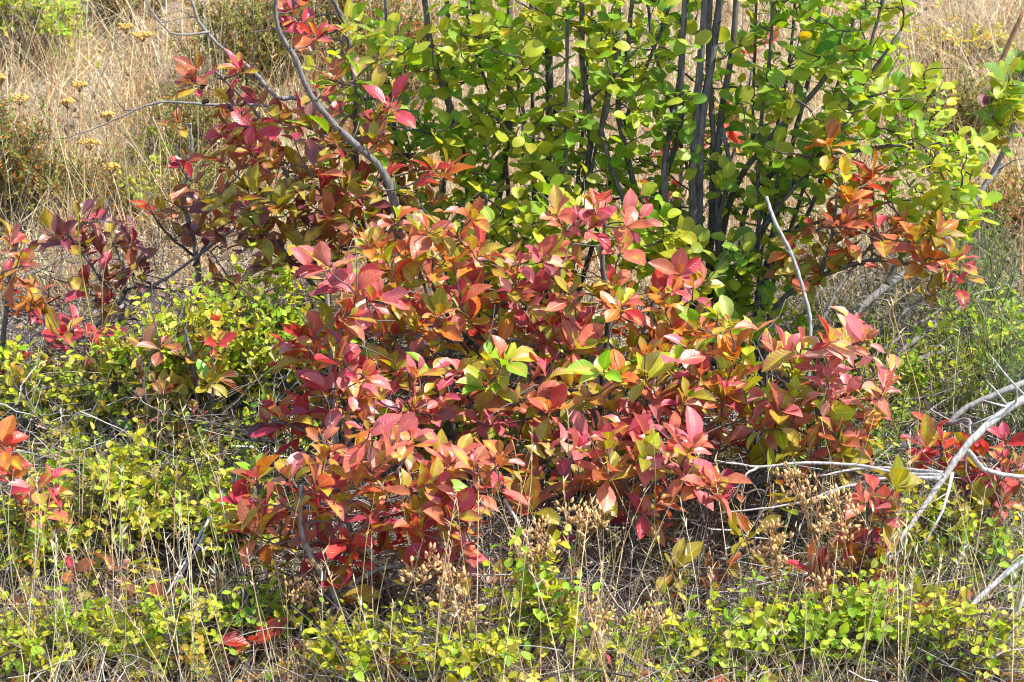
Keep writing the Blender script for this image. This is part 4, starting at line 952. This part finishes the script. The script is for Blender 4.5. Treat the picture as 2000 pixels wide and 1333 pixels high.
red('orange and olive seedling below the longest white branchlet', ground_below(1460, 1130),
    [(['base', (1465, 1070, 4.9)], .003, .002)], [(1470, 1065, 50, 30, 3, {'OL': 3, 'OR': 2, 'RU': 1}), (1400, 1110, 40, 20, 2, {'RU': 2, 'OL': 2})], 4.9, .04, bare_twigs=3, nleaf=(3, 6))
red('olive and brown seedling tucked under the white side branches', ground_below(1500, 1010, 5.05),
    [(['base', (1500, 950, 5.05)], .003, .002)], [(1490, 950, 70, 30, 4, {'OL': 3, 'RU': 2, 'OR': 1, 'CR': 1})], 5.06, .04, bare_twigs=3, nleaf=(4, 7))
red('dull red seedling in the twigs at the bottom, right of the lush green shrubs', ground_below(1830, 1230),
    [(['base', (1835, 1190, 4.72)], .003, .002)], [(1840, 1185, 50, 20, 3, {'RU': 2, 'CR': 1, 'OL': 2})], 4.72, .04, bare_twigs=3, nleaf=(3, 5))
red('bright red sapling out of focus behind the tall grey stems', ground_below(1320, 420, 7.0),
    [(['base', (1320, 300, 7.0), (1330, 260, 7.0)], .006, .003), (['base', (1440, 300, 7.0), (1470, 120, 7.0)], .006, .003)],
    [(1325, 280, 45, 40, 5, {'RD': 4, 'CR': 2}), (1440, 250, 35, 50, 4, {'RD': 3, 'OR': 1}), (1470, 95, 25, 25, 2, {'RD': 2, 'OR': 2}), (1300, 380, 60, 30, 4, {'RD': 2, 'CO': 2})], 7.0, .05)
red('faint red seedling in the straw below the yellow flower heads', ground_below(310, 430, 6.9), [(['base', (310, 405, 6.9)], .003, .002)], [(310, 400, 30, 15, 2, {'RD': 2, 'CO': 2})], 6.9, .03, bare_twigs=1)

def sphere_pts(n=6, m=4):
    V = [(0, 0, -1)]
    for i in range(1, m):
        a = -math.pi / 2 + math.pi * i / m
        for j in range(n): V.append((math.cos(a) * math.cos(6.2832 * j / n), math.cos(a) * math.sin(6.2832 * j / n), math.sin(a)))
    V.append((0, 0, 1)); T = []; Q = []
    for j in range(n):
        T.append((0, 1 + (j + 1) % n, 1 + j)); b = 1 + (m - 2) * n; T.append((len(V) - 1, b + j, b + (j + 1) % n))
        for i in range(m - 2):
            a = 1 + i * n; Q.append((a + j, a + (j + 1) % n, a + n + (j + 1) % n, a + n + j))
    return np.array(V), [np.array(Q), np.array(T)]
SPV, SPF = sphere_pts(10, 7)
for (px, py) in [(395, 170), (400, 165), (404, 198), (452, 214), (474, 222), (481, 250), (398, 200), (447, 208)]:
    p = at(px, py, 5.84); mb = MB().add(p + SPV * .0058, SPF, (.035, .006, .012, 1))
    q = np.array([p, p + [.004, .004, .012], p + [.012, .01, .022]]); v, f = tubes(q, np.array([.0007] * 3), 4); mb.add(v, f, (.2, .04, .03, 1))
    mb.build('berry', M['berry'], tall)

# ------------------------------------------------------------------ bare dead wood
def dead(name, label, cat, group, paths, bark='bark_pale', jit=.003, twigs=0):
    P0 = at(*paths[0][0][0]); root = thing(name, P0, label, cat, group)
    for pts, r0, r1 in paths:
        P = [at(*p) for p in pts]; pp, rr = smooth_path(P, np.linspace(r0, r1, len(P)), 6, jit * .2)
        rr = rr * (1 + rng.normal(0, .06, len(rr)))
        mb = MB(); v, f = tubes(pp, rr, 9); mb.add(v, f)
        for _ in range(max(1, len(pp) // 6) + twigs):
            i = int(rng.integers(2, len(pp) - 1)); d = unit(unit(pp[i] - pp[i - 1]) * .6 + rng.normal(0, .8, 3)); ln = rng.uniform(.02, .12) if twigs else rng.uniform(.01, .04)
            q = np.array([pp[i], pp[i] + d * ln * .5 + rng.normal(0, .004, 3), pp[i] + d * ln]); v, f = tubes(q, np.array([rr[i] * .35, rr[i] * .22, .0006]), 5); mb.add(v, f)
        mb.build('limb' if r0 > .006 else 'branchlet', M[bark], root)
    return root
DG_ = 'dead grey limbs on the right'
dead('fallen_branch', 'bleached forked dead limb arching down from the right edge, with white side branches', 'branch', DG_,
     [([(2030, 765, 4.95), (1960, 805, 4.93), (1890, 870, 4.9), (1845, 930, 4.88), (1790, 1010, 4.85), (1725, 1095, 4.8)], .0095, .004),
      ([(1890, 880, 4.9), (1930, 920, 4.95), (2020, 935, 5.0)], .0055, .0045),
      ([(1845, 930, 4.88), (1760, 925, 4.95), (1660, 908, 5.0), (1560, 905, 5.0), (1480, 912, 5.0), (1400, 900, 5.0)], .005, .0015),
      ([(1840, 935, 4.88), (1730, 935, 4.9), (1640, 955, 4.9), (1550, 985, 4.9), (1410, 1002, 4.9)], .0045, .0015),
      ([(1850, 925, 4.9), (1700, 915, 5.05), (1600, 930, 5.05)], .005, .002),
      ([(1860, 925, 4.9), (1840, 1000, 4.82), (1800, 1070, 4.8)], .004, .0015),
      ([(1770, 1040, 4.84), (1765, 1070, 4.83), (1725, 1100, 4.82)], .003, .0015),
      ([(1480, 912, 5.0), (1455, 930, 4.98), (1430, 975, 4.98)], .003, .0012)], twigs=4)
dead('fallen_branch', 'white straight dead pole leaning in from the lower right edge', 'branch', DG_, [([(2040, 1065, 4.7), (1960, 1125, 4.66), (1890, 1190, 4.62), (1820, 1248, 4.6)], .0058, .0042)], twigs=1)
dead('fallen_branch', 'thin pale dead stem in the bottom right corner', 'branch', DG_, [([(2020, 1130, 4.65), (1985, 1200, 4.62), (1960, 1290, 4.6), (1945, 1350, 4.58)], .004, .003), ([(1980, 1190, 4.62), (1930, 1190, 4.66), (1890, 1195, 4.68)], .002, .001)])
dead('fallen_branch', 'dark grey bent dead limb just above the bleached forked limb', 'branch', DG_, [([(2030, 735, 5.35), (1960, 765, 5.32), (1890, 795, 5.3), (1850, 830, 5.28)], .008, .005), ([(1850, 830, 5.28), (1890, 820, 5.25), (1895, 850, 5.2)], .005, .003)], 'bark_mid')
dead('fallen_branch', 'thick weathered grey log behind the thin green weed stems', 'log', DG_, [([(1560, 830, 5.7), (1680, 745, 5.85), (1780, 670, 6.0), (1880, 600, 6.15)], .010, .006), ([(1720, 715, 5.9), (1800, 700, 5.9), (1870, 680, 5.95)], .009, .004)], 'bark_weather', twigs=5)
dead('fallen_branch', 'long weathered grey log sloping up towards the right edge', 'log', DG_, [([(1640, 640, 6.2), (1730, 560, 6.35), (1830, 490, 6.5), (1920, 370, 6.6), (1960, 320, 6.65)], .012, .005), ([(1730, 560, 6.35), (1760, 500, 6.35), (1800, 440, 6.3)], .008, .004)], 'bark_weather', twigs=6)
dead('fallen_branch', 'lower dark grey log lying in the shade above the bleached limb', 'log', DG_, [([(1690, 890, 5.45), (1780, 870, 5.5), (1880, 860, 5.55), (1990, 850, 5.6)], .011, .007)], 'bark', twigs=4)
dead('fallen_branch', 'slim grey stick across the dark hollow under the grey log', 'branch', DG_, [([(1600, 640, 5.75), (1640, 560, 5.8), (1700, 480, 5.85)], .005, .003)], 'bark_weather')
for lab_, pts_, r_ in (('thicker of two parallel grey sticks in the hollow beside the green weeds', [(1700, 700, 5.95), (1800, 630, 6.05), (1900, 570, 6.1)], .006),
                       ('thinner, upper one of two parallel grey sticks in the hollow', [(1680, 690, 6.0), (1780, 600, 6.1), (1860, 560, 6.15)], .005),
                       ('long grey stick lowest in the hollow, under the two parallel sticks', [(1640, 790, 5.75), (1760, 730, 5.85), (1880, 640, 6.0)], .005)):
    dead('fallen_branch', lab_, 'branch', DG_, [(pts_, r_, .003)], 'bark_weather', twigs=4)
dead('dead_stem', 'white bent dead stem standing right of the green bush', 'branch', None, [([(1497, 385, 5.75), (1512, 430, 5.72), (1545, 495, 5.7), (1568, 565, 5.68), (1582, 630, 5.66), (1580, 720, 5.64), (1578, 800, 5.62)], .0042, .005)], 'bark_dead')
LG = 'grey sticks among the left shrubs'
dead('fallen_stick', 'grey weathered stick leaning up to the red front sapling', 'stick', LG, [([(485, 915, 5.1), (440, 955, 5.05), (385, 1005, 5.0)], .006, .005)], 'bark_mid')
dead('fallen_stick', 'longer of two thin pale sticks leaning through the lime mound', 'stick', LG, [([(410, 1010, 4.85), (360, 1100, 4.78), (290, 1225, 4.7)], .003, .0018)], 'bark_pale')
dead('fallen_stick', 'shorter of two thin pale sticks leaning through the lime mound', 'stick', LG, [([(400, 1045, 4.86), (365, 1105, 4.8), (310, 1180, 4.74)], .003, .0018)], 'bark_pale')
dead('fallen_stick', 'grey stick leaning behind the yellow-green shrubs under the purple sapling', 'stick', LG, [([(170, 650, 5.9), (230, 605, 5.95), (330, 540, 6.1), (480, 430, 6.2)], .006, .003)], 'bark_mid')
dead('fallen_stick', 'grey bare stem upright beside the lowest red sapling', 'stick', LG, [([(545, 1290, 4.78), (530, 1180, 4.78), (512, 1080, 4.8), (495, 920, 4.85)], .004, .003)], 'bark_pale')
dead('fallen_stick', 'thin grey stem crossing the dark gap below the thicket', 'stick', None, [([(985, 975, 4.75), (1030, 1060, 4.72), (1055, 1180, 4.7)], .003, .002)], 'bark_pale')
dead('fallen_stick', 'dark stick lying on the ground under the front red sapling', 'stick', None, [([(560, 1240, 4.75), (680, 1190, 4.8), (830, 1180, 4.85), (940, 1200, 4.8)], .005, .003)], 'bark')
# stem with peeling bark at the right edge
make_shrub('background_sapling', 'green sapling with peeling orange bark at the right edge', 'sapling', None, ground_below(1840, 470, 6.9),
    [(['base', (1880, 380, 6.85), (1930, 250, 6.8), (1965, 130, 6.8), (2000, 20, 6.8)], .010, .006, 'bark_brown'), (['base', (1960, 300, 6.85), (2000, 140, 6.85), (2020, 60, 6.85)], .008, .006, 'bark_mid')],
    [(1970, 150, 40, 60, 6.8, .1, 6, Gm), (1950, 230, 40, 40, 6.8, .1, 4, {'OL': 2, 'GR': 2, 'PU': 1})], 'green', (.045, .065), rosette=False)

# ------------------------------------------------------------------ tan seed-head plants
def seed_plant(label, px_top, py_top, px_b, py_b, wpx, ncap, group='tan dry seed stalks', low=False):
    base = ground_at(px_b, py_b)[0]; Y = base[1]; sc = 5000 / Y
    top = at(px_top, py_top, Y); w = wpx / sc
    root = thing('seed_stalk', base, label, 'dry plant', group)
    neck = base + (top - base) * .68 + rng.normal(0, .006, 3)
    pp, rr = smooth_path([base - [0, 0, .01], .5 * (base + neck) + rng.normal(0, .008, 3), neck, top - [0, 0, .04]], np.array([.0019, .0017, .0014, .0009]), 4)
    sc_ = np.array((.34, .15, .06)); mb = MB(); v, f = tubes(pp, rr, 6); mb.add(v, f, sc_)
    for _ in range(9):  # withered leaves along the stem
        i = int(rng.integers(2, len(pp) - 2)); d = unit(rng.normal(0, 1, 3) + [0, 0, -.5]); L = rng.uniform(.01, .028)
        q = np.array([pp[i], pp[i] + d * L * .5 + [0, 0, .004], pp[i] + d * L - [0, 0, .006]]); v, f = tubes(q, np.array([.0012, .003, .0006]), 4); mb.add(v, f, np.array((.45, .28, .15)) * rng.uniform(.7, 1.3))
    mb.build('stem', M['seed'], root)
    ncap = int(ncap * 1.5); nb = max(5, ncap // 8)
    for b in range(nb):
        i = int(rng.integers(len(pp) * 5 // 8, len(pp) - 1)); s0 = pp[i]
        a = rng.uniform(0, 6.28); rad = w * .5 * math.sqrt(rng.uniform(.02, 1))
        e = top + np.array([math.cos(a) * rad, math.sin(a) * rad * .8, -rng.uniform(0, 1.) * .075 - .35 * rad])
        q = bez(s0, s0 + [0, 0, .02], e - [0, 0, .02], e, 5); cb = MB()
        v, f = tubes(q, np.linspace(.0009, .0006, 5), 4); cb.add(v, f, (.42, .22, .09))
        for k in range(max(5, ncap // nb)):
            d = unit(rng.normal(0, .75, 3) + [0, 0, .8]); L = rng.uniform(.008, .030); c = e - [0, 0, .01] + d * L
            v, f = tubes(np.array([e - [0, 0, .008], .5 * (e + c) - [0, 0, .002], c]), np.array([.0005] * 3), 3); cb.add(v, f, (.45, .25, .11))
            z = unit(d + [0, 0, .6]); x = unit(np.cross(z, [.1, 1, 0])); y = np.cross(z, x); r = rng.uniform(.0022, .0036)
            r *= 1.0 if rng.uniform() < .75 else .6; loc = S6V * [r, r, r * rng.uniform(1.2, 1.8)]; tipm = (S6V[:, 2:] > .9) * r * .9
            vv = c + loc[:, :1] * x + loc[:, 1:2] * y + (loc[:, 2:] + tipm) * z
            cb.add(vv, S6F, (np.array((.76, .48, .21)) if rng.uniform() < .86 else np.array((.52, .28, .12))) * rng.uniform(.6, 1.2))
        cb.build('seed_cluster', M['seed'], root)
S6V, S6F = sphere_pts(6, 4)
for lab, a in [
    ('tan seed stalk in front of the front red sapling, broad head over its leaves', (850, 1045, 945, 1330, 150, 70)),
    ('low tan seed stalk just below the broad seed head', (900, 1150, 930, 1340, 70, 45)),
    ('tall tan seed stalk in the dark gap below the thicket', (1050, 1020, 1060, 1330, 70, 55)),
    ('tan seed stalk with a flat head against the coral-pink sapling', (1140, 965, 1075, 1310, 90, 50)),
    ('short tan seed stalk below the flat seed head', (1095, 1130, 1075, 1335, 90, 45)),
    ('tan seed stalk right of the thin dark sapling stem', (1270, 1180, 1230, 1345, 90, 45)),
    ('pale tan seed stalk at the foot of the coral-pink sapling', (1160, 1165, 1190, 1345, 60, 36)),
    ('tan seed stalk beside the sapling at left, over the forked stem', (590, 1085, 650, 1330, 70, 34)),
    ('dense tan seed stalk in front of the lowest white branchlet', (1510, 1010, 1510, 1310, 80, 60)),
    ('tall brown seed stalk topping the white branchlets, left of the two', (1560, 905, 1650, 1310, 70, 55)),
    ('tall brown seed stalk topping the white branchlets, right of the two', (1640, 960, 1655, 1315, 90, 60)),
    ('small brown seed stalk on the bottom edge below the lush green shrub', (1620, 1105, 1652, 1345, 50, 24)),
    ('tan seed stalk cut by the bottom edge, right of the pink seedling', (1330, 1290, 1320, 1370, 110, 60)),
    ('tan seed stalk cut by the bottom edge, left of the orange-green seedling', (590, 1285, 595, 1375, 80, 45)),
    ('pale seed stalk on the bottom edge among the lime leaves at right', (1745, 1255, 1750, 1350, 60, 30)),
]:
    seed_plant(lab, *a)

# ------------------------------------------------------------------ yellow flat-topped flowers on the dry slope
def flower(label, px, py, w, h):
    Y0 = 7.6; 
    g = ground_at(px + rng.uniform(-12, 12), py + h + 75)[0]; sc = 5000 / g[1]; top = at(px, py, g[1]); wd = w / sc
    root = thing('yellow_flower', g, label, 'flower', 'yellow flat-topped flowers')
    pp, rr = smooth_path([g - [0, 0, .01], .5 * (g + top) + rng.normal(0, .01, 3), top - [0, 0, .012]], np.array([.002, .0017, .0014]), 4)
    v, f = tubes(pp, rr, 5); MB().add(v, f, (.42, .26, .12)).build('stem', M['seed'], root)
    mb = MB()
    for _ in range(70):
        a = rng.uniform(0, 6.28); r = wd * .5 * math.sqrt(rng.uniform())
        p = top + np.array([math.cos(a) * r, math.sin(a) * r, -.25 * r + rng.normal(0, .003)])
        mb.add(p + S6V * rng.uniform(.003, .0055) * [1, 1, .8], S6F, np.array((.72, .42, .10)) * rng.uniform(.65, 1.2))
        if _ % 5 == 0:
            v, f = tubes(np.array([top - [0, 0, .03], .5 * (p + top) - [0, 0, .014], p]), np.array([.0009] * 3), 3); mb.add(v, f, (.4, .26, .12))
    mb.build('flower_head', M['seed'], root)
for lab, px, py, w, h in [
    ('yellow flower head, the larger of the top pair', 278, 64, 38, 150), ('yellow flower head, the smaller and higher of the top pair', 246, 49, 32, 150), ('small yellow flower head alone between the top pair and the left shrub', 155, 162, 30, 130),
    ('yellow flower head just below the small lone one', 132, 195, 28, 120), ('wide yellow flower head over the fine-leaved shrub at the left edge', 38, 187, 42, 110), ('small yellow flower head just left of the dead branch tip bend', 210, 221, 24, 120),
    ('yellow flower head just above the tip of the dead branch', 175, 274, 42, 110), ('yellow flower head lowest of all in the straw', 217, 322, 32, 100), ('yellow flower head cut by the left edge', 2, 150, 16, 110)]:
    flower(lab, px, py, w, h)

# ------------------------------------------------------------------ tall single grass stalks
def stalk(label, pts, r=.0016, col=(.66, .50, .24), seeds=0, leaves=0, name='grass_stalk', cat='grass stalk', group='tall straw stalks'):
    P = [at(*p) for p in pts]; root = thing(name, P[0], label, cat, group)
    pp, rr = smooth_path(P, np.linspace(r, r * .55, len(P)), 7, .0006)
    v, f = tubes(pp, rr, 5); MB().add(v, f, col).build('stem', M['straw'], root)
    if seeds:
        mb = MB(); n = seeds; i = rng.integers(len(pp) * 6 // 10, len(pp) - 1, n); q = pp[i] + (pp[i + 1] - pp[i]) * rng.uniform(0, 1, (n, 1))
        blades(mb, q, rng.normal(0, .6, (n, 2)), rng.uniform(.010, .024, n), rng.uniform(.003, .005, n), np.tile(np.array(col) * 1.05, (n, 1)), 2, .2); mb.build('seed_spike', M['straw'], root)
    return root
stalk('straight straw stalk crossing behind the pale dead limb', [(418, 380, 6.9), (425, 250, 6.9), (430, 100, 6.9), (438, -30, 6.9)])
stalk('straw stalk standing beside the lowest yellow flower heads', [(165, 420, 6.6), (164, 280, 6.6), (163, 140, 6.6)], .0022, seeds=14)
stalk('seeded straw stalk leaning right above the tip of the dead branch', [(175, 250, 6.9), (195, 150, 6.9), (205, 92, 6.9)], .0022, seeds=18)
stalk('long straw stalk slanting from the top edge to the dead branch', [(240, 100, 7.0), (180, 20, 7.0), (150, -30, 7.0)], .0013)
stalk('straw stalk slanting across the left slope', [(345, 420, 6.6), (290, 330, 6.6), (238, 240, 6.6)], .0016)
stalk('yellow grass stem with seeds in front of the purple sapling', [(185, 650, 5.8), (165, 560, 5.8), (155, 480, 5.8), (153, 420, 5.8)], .0018, (.60, .50, .10), 8)
stalk('beaded straw stem crossing the purple sapling', [(200, 640, 5.8), (200, 560, 5.8), (212, 490, 5.8), (225, 460, 5.8)], .0012, (.66, .54, .24), 22)
stalk('beaded straw stem leaning right of the purple sapling', [(200, 640, 5.78), (235, 570, 5.78), (280, 530, 5.78)], .0012, (.66, .54, .24), 22)
stalk('straw stem arching up before the coral-pink sapling', [(1125, 1310, 4.6), (1120, 1180, 4.6), (1110, 1060, 4.6), (1100, 930, 4.6)], .0014, seeds=6)
stalk('thin straw stem rising through the dark gap to the front sapling', [(1010, 1230, 4.65), (1012, 1080, 4.65), (1018, 950, 4.65), (1000, 860, 4.65)], .0012)
stalk('straw stem with feathery tip on the bottom edge', [(1190, 1360, 4.5), (1180, 1290, 4.5), (1172, 1240, 4.5)], .0022, (.68, .58, .38), 50)
stalk('branching straw stem right of the pale pink sapling', [(1790, 850, 5.1), (1795, 780, 5.1), (1770, 690, 5.1), (1745, 610, 5.1), (1755, 570, 5.1)], .0014, (.60, .42, .20), 6)
stalk('straw stem leaning against the pale pink sapling from below', [(1735, 700, 5.15), (1745, 650, 5.15), (1740, 600, 5.15), (1795, 560, 5.15)], .0014, (.58, .40, .22), 8)
stalk('straw stem slanting across the bottom left corner', [(120, 1330, 4.55), (60, 1230, 4.55), (0, 1150, 4.55)], .0016)
stalk('tall straw stem at the left among the lime shrubs', [(160, 1010, 4.95), (162, 930, 4.95), (165, 880, 4.95)], .0014)

# ------------------------------------------------------------------ thin green weeds on the right
def weed(label, px, py, wpx, hpx, n, cols, group='wiry green weeds', leafy=40, lean=(0, 0), Y=None):
    base = ground_below(px, py, Y); sc = 5000 / base[1]; w, H = wpx / sc, hpx / sc
    root = thing('green_weed', base, label, 'weed', group)
    mb = MB(); lf = MB()
    for k in range(n):
        b = base + [rng.uniform(-.3, .3) * w, rng.uniform(-.1, .1), -.01]; b[2] = gz(b[0], b[1]) - .01
        e = base + np.array([rng.uniform(-.5, .5) * w + lean[0] / sc, rng.uniform(-.12, .12), H * rng.uniform(.6, 1)])
        q = bez(b, b + [0, 0, H * .35], e - [rng.normal(0, .03), 0, H * .25], e, 9); c = choose(cols, 1)[0]
        v, f = tubes(q, np.linspace(.0022, .0007, 9), 5); mb.add(v, f, c)
        for j in range(7):
            i = int(rng.integers(3, 9)); d = unit(rng.normal(0, .7, 3) + [0, 0, .8]); L = rng.uniform(.03, .12)
            qq = bez(q[i], q[i] + d * L * .3, q[i] + d * L * .7 + [0, 0, .01], q[i] + d * L + [0, 0, .015], 5); v, f = tubes(qq, np.linspace(.001, .0005, 5), 4); mb.add(v, f, c * rng.uniform(.85, 1.1))
            m = leafy // 7
            if not m: continue
            s = rng.integers(5, size=m)
            blades(lf, qq[s], rng.normal(0, .9, (m, 2)), rng.uniform(.008, .022, m), rng.uniform(.002, .006, m), choose(cols, m), 3, .5)
    mb.build('stems', M['fine'], root)['kind'] = 'stuff'
    if lf.v: lf.build('foliage', M['fine'], root)['kind'] = 'stuff'
WG = [lin((120, 140, 70)), lin((92, 120, 66)), lin((150, 156, 84)), lin((110, 130, 84))]
WY = [lin((150, 160, 60)), lin((170, 170, 80)), lin((126, 146, 56))]
weed('wiry grey-green weed at the right edge, tallest of the weeds', 1960, 800, 170, 420, 22, WG, Y=5.6)
weed('wiry green weed hugging the right edge above the dark bent limb', 2010, 760, 120, 320, 16, WG, Y=5.5)
weed('thin yellow-green weed stems before the grey logs', 1760, 800, 140, 300, 13, WY, leafy=7, lean=(-60, 0), Y=5.55)
weed('thin leaning green stems from the white bent stem to the pale pink sapling', 1730, 900, 100, 380, 6, WY, leafy=0, lean=(-150, 0), Y=5.5)
weed('upright thin green weed before the grey log, right of the thin leaning stems', 1860, 830, 120, 330, 12, WY, leafy=14, Y=5.7)
weed('wiry weed below the right tip of the green bush', 1900, 640, 150, 280, 18, WG, Y=6.3)

# ------------------------------------------------------------------ pale stones on the slope
def stone(label, px, py, s):
    p = ground_at(px, py)[0]; V, F = sphere_pts(12, 8)
    n = 1 + .22 * np.sin(V @ np.array([3.1, 1.7, 2.3]) + px) + .12 * np.sin(V @ np.array([-6, 5, 4]) + py)
    o = MB().add(p + V * n[:, None] * np.array([s, s * .7, s * .5]) , F, (.55, .52, .48, 1)).build('stone', M['stone'], origin=p, smooth=False); tag(o, label, 'stone', 'pale stones on the slope')
stone('pale grey stone near the top left, above the yellow flowers', 165, 20, .035)
stone('pale grey stone in straw between the flower heads', 150, 110, .03)
stone('pale stone at the top edge on the right slope', 1860, 60, .035)

# ------------------------------------------------------------------ turn the leaf records into leaf parts and joined foliage
def realise_leaves():
    loc = np.array([l[4] + l[3][:, 1] * .6 for l in LEAVES])
    px, py, dep = project(loc)
    cell = (px // 9).astype(int) * 100000 + (py // 9).astype(int)
    order = np.lexsort((dep, cell)); rank = np.zeros(len(LEAVES), int)
    prev, k = None, 0
    for i in order:
        if cell[i] != prev: prev, k = cell[i], 0
        rank[i] = k; k += 1
    # a wider neighbourhood count of nearer leaves as a proxy for being hidden
    inside = (px > 0) & (px < 2000) & (py > 0) & (py < 1333)
    depth_cell = {}
    big = (px // 30).astype(int) * 100000 + (py // 30).astype(int)
    order = np.lexsort((dep, big)); r2 = np.zeros(len(LEAVES), int); prev, k = None, 0
    for i in order:
        if big[i] != prev: prev, k = big[i], 0
        r2[i] = k; k += 1
    by = {}
    for i, l in enumerate(LEAVES): by.setdefault(l[0].name, []).append(i)
    nparts = 0
    for nm, idx in by.items():
        root = LEAVES[idx[0]][0]; kind = LEAVES[idx[0]][1]; base = np.array(root.location)
        far = dep[idx[0]] > 6.7
        lim = 300 if not far else 60
        cand = sorted([i for i in idx if inside[i] and r2[i] < (5 if kind == 'small' else 7)], key=lambda i: (rank[i] + r2[i] * .5, dep[i]))[:lim]
        cs = set(cand)
        for i in cand:
            _, kd, ti, R, p, c = LEAVES[i]
            o = bpy.data.objects.new('leaf', TMESH[kd][ti]); o.color = c
            m4 = Matrix([[*R[0], p[0] - base[0]], [*R[1], p[1] - base[1]], [*R[2], p[2] - base[2]], [0, 0, 0, 1]])
            o.parent = root; o.matrix_basis = m4; COL.objects.link(o); nparts += 1
        rest = [i for i in idx if i not in cs]
        if rest:
            mb = MB()
            for ti in range(len(TPL[kind])):
                ii = [i for i in rest if LEAVES[i][2] == ti]
                if not ii: continue
                V, F, UV = TPL[kind][ti]
                Rm_ = np.array([LEAVES[i][3] for i in ii]); pm = np.array([LEAVES[i][4] for i in ii]); cm = np.array([LEAVES[i][5] for i in ii])
                W = np.einsum('nij,vj->nvi', Rm_, V) + pm[:, None]
                off = (np.arange(len(ii)) * len(V))[:, None, None]
                mb.add(W.reshape(-1, 3), [(f[None] + off).reshape(-1, f.shape[1]) for f in F], np.repeat(cm, len(V), 0), np.tile(UV, (len(ii), 1)))
            tag(mb.build('foliage', M[kind, False], root), kind='stuff')
    print('LEAVES', len(LEAVES), 'parts', nparts)
realise_leaves()
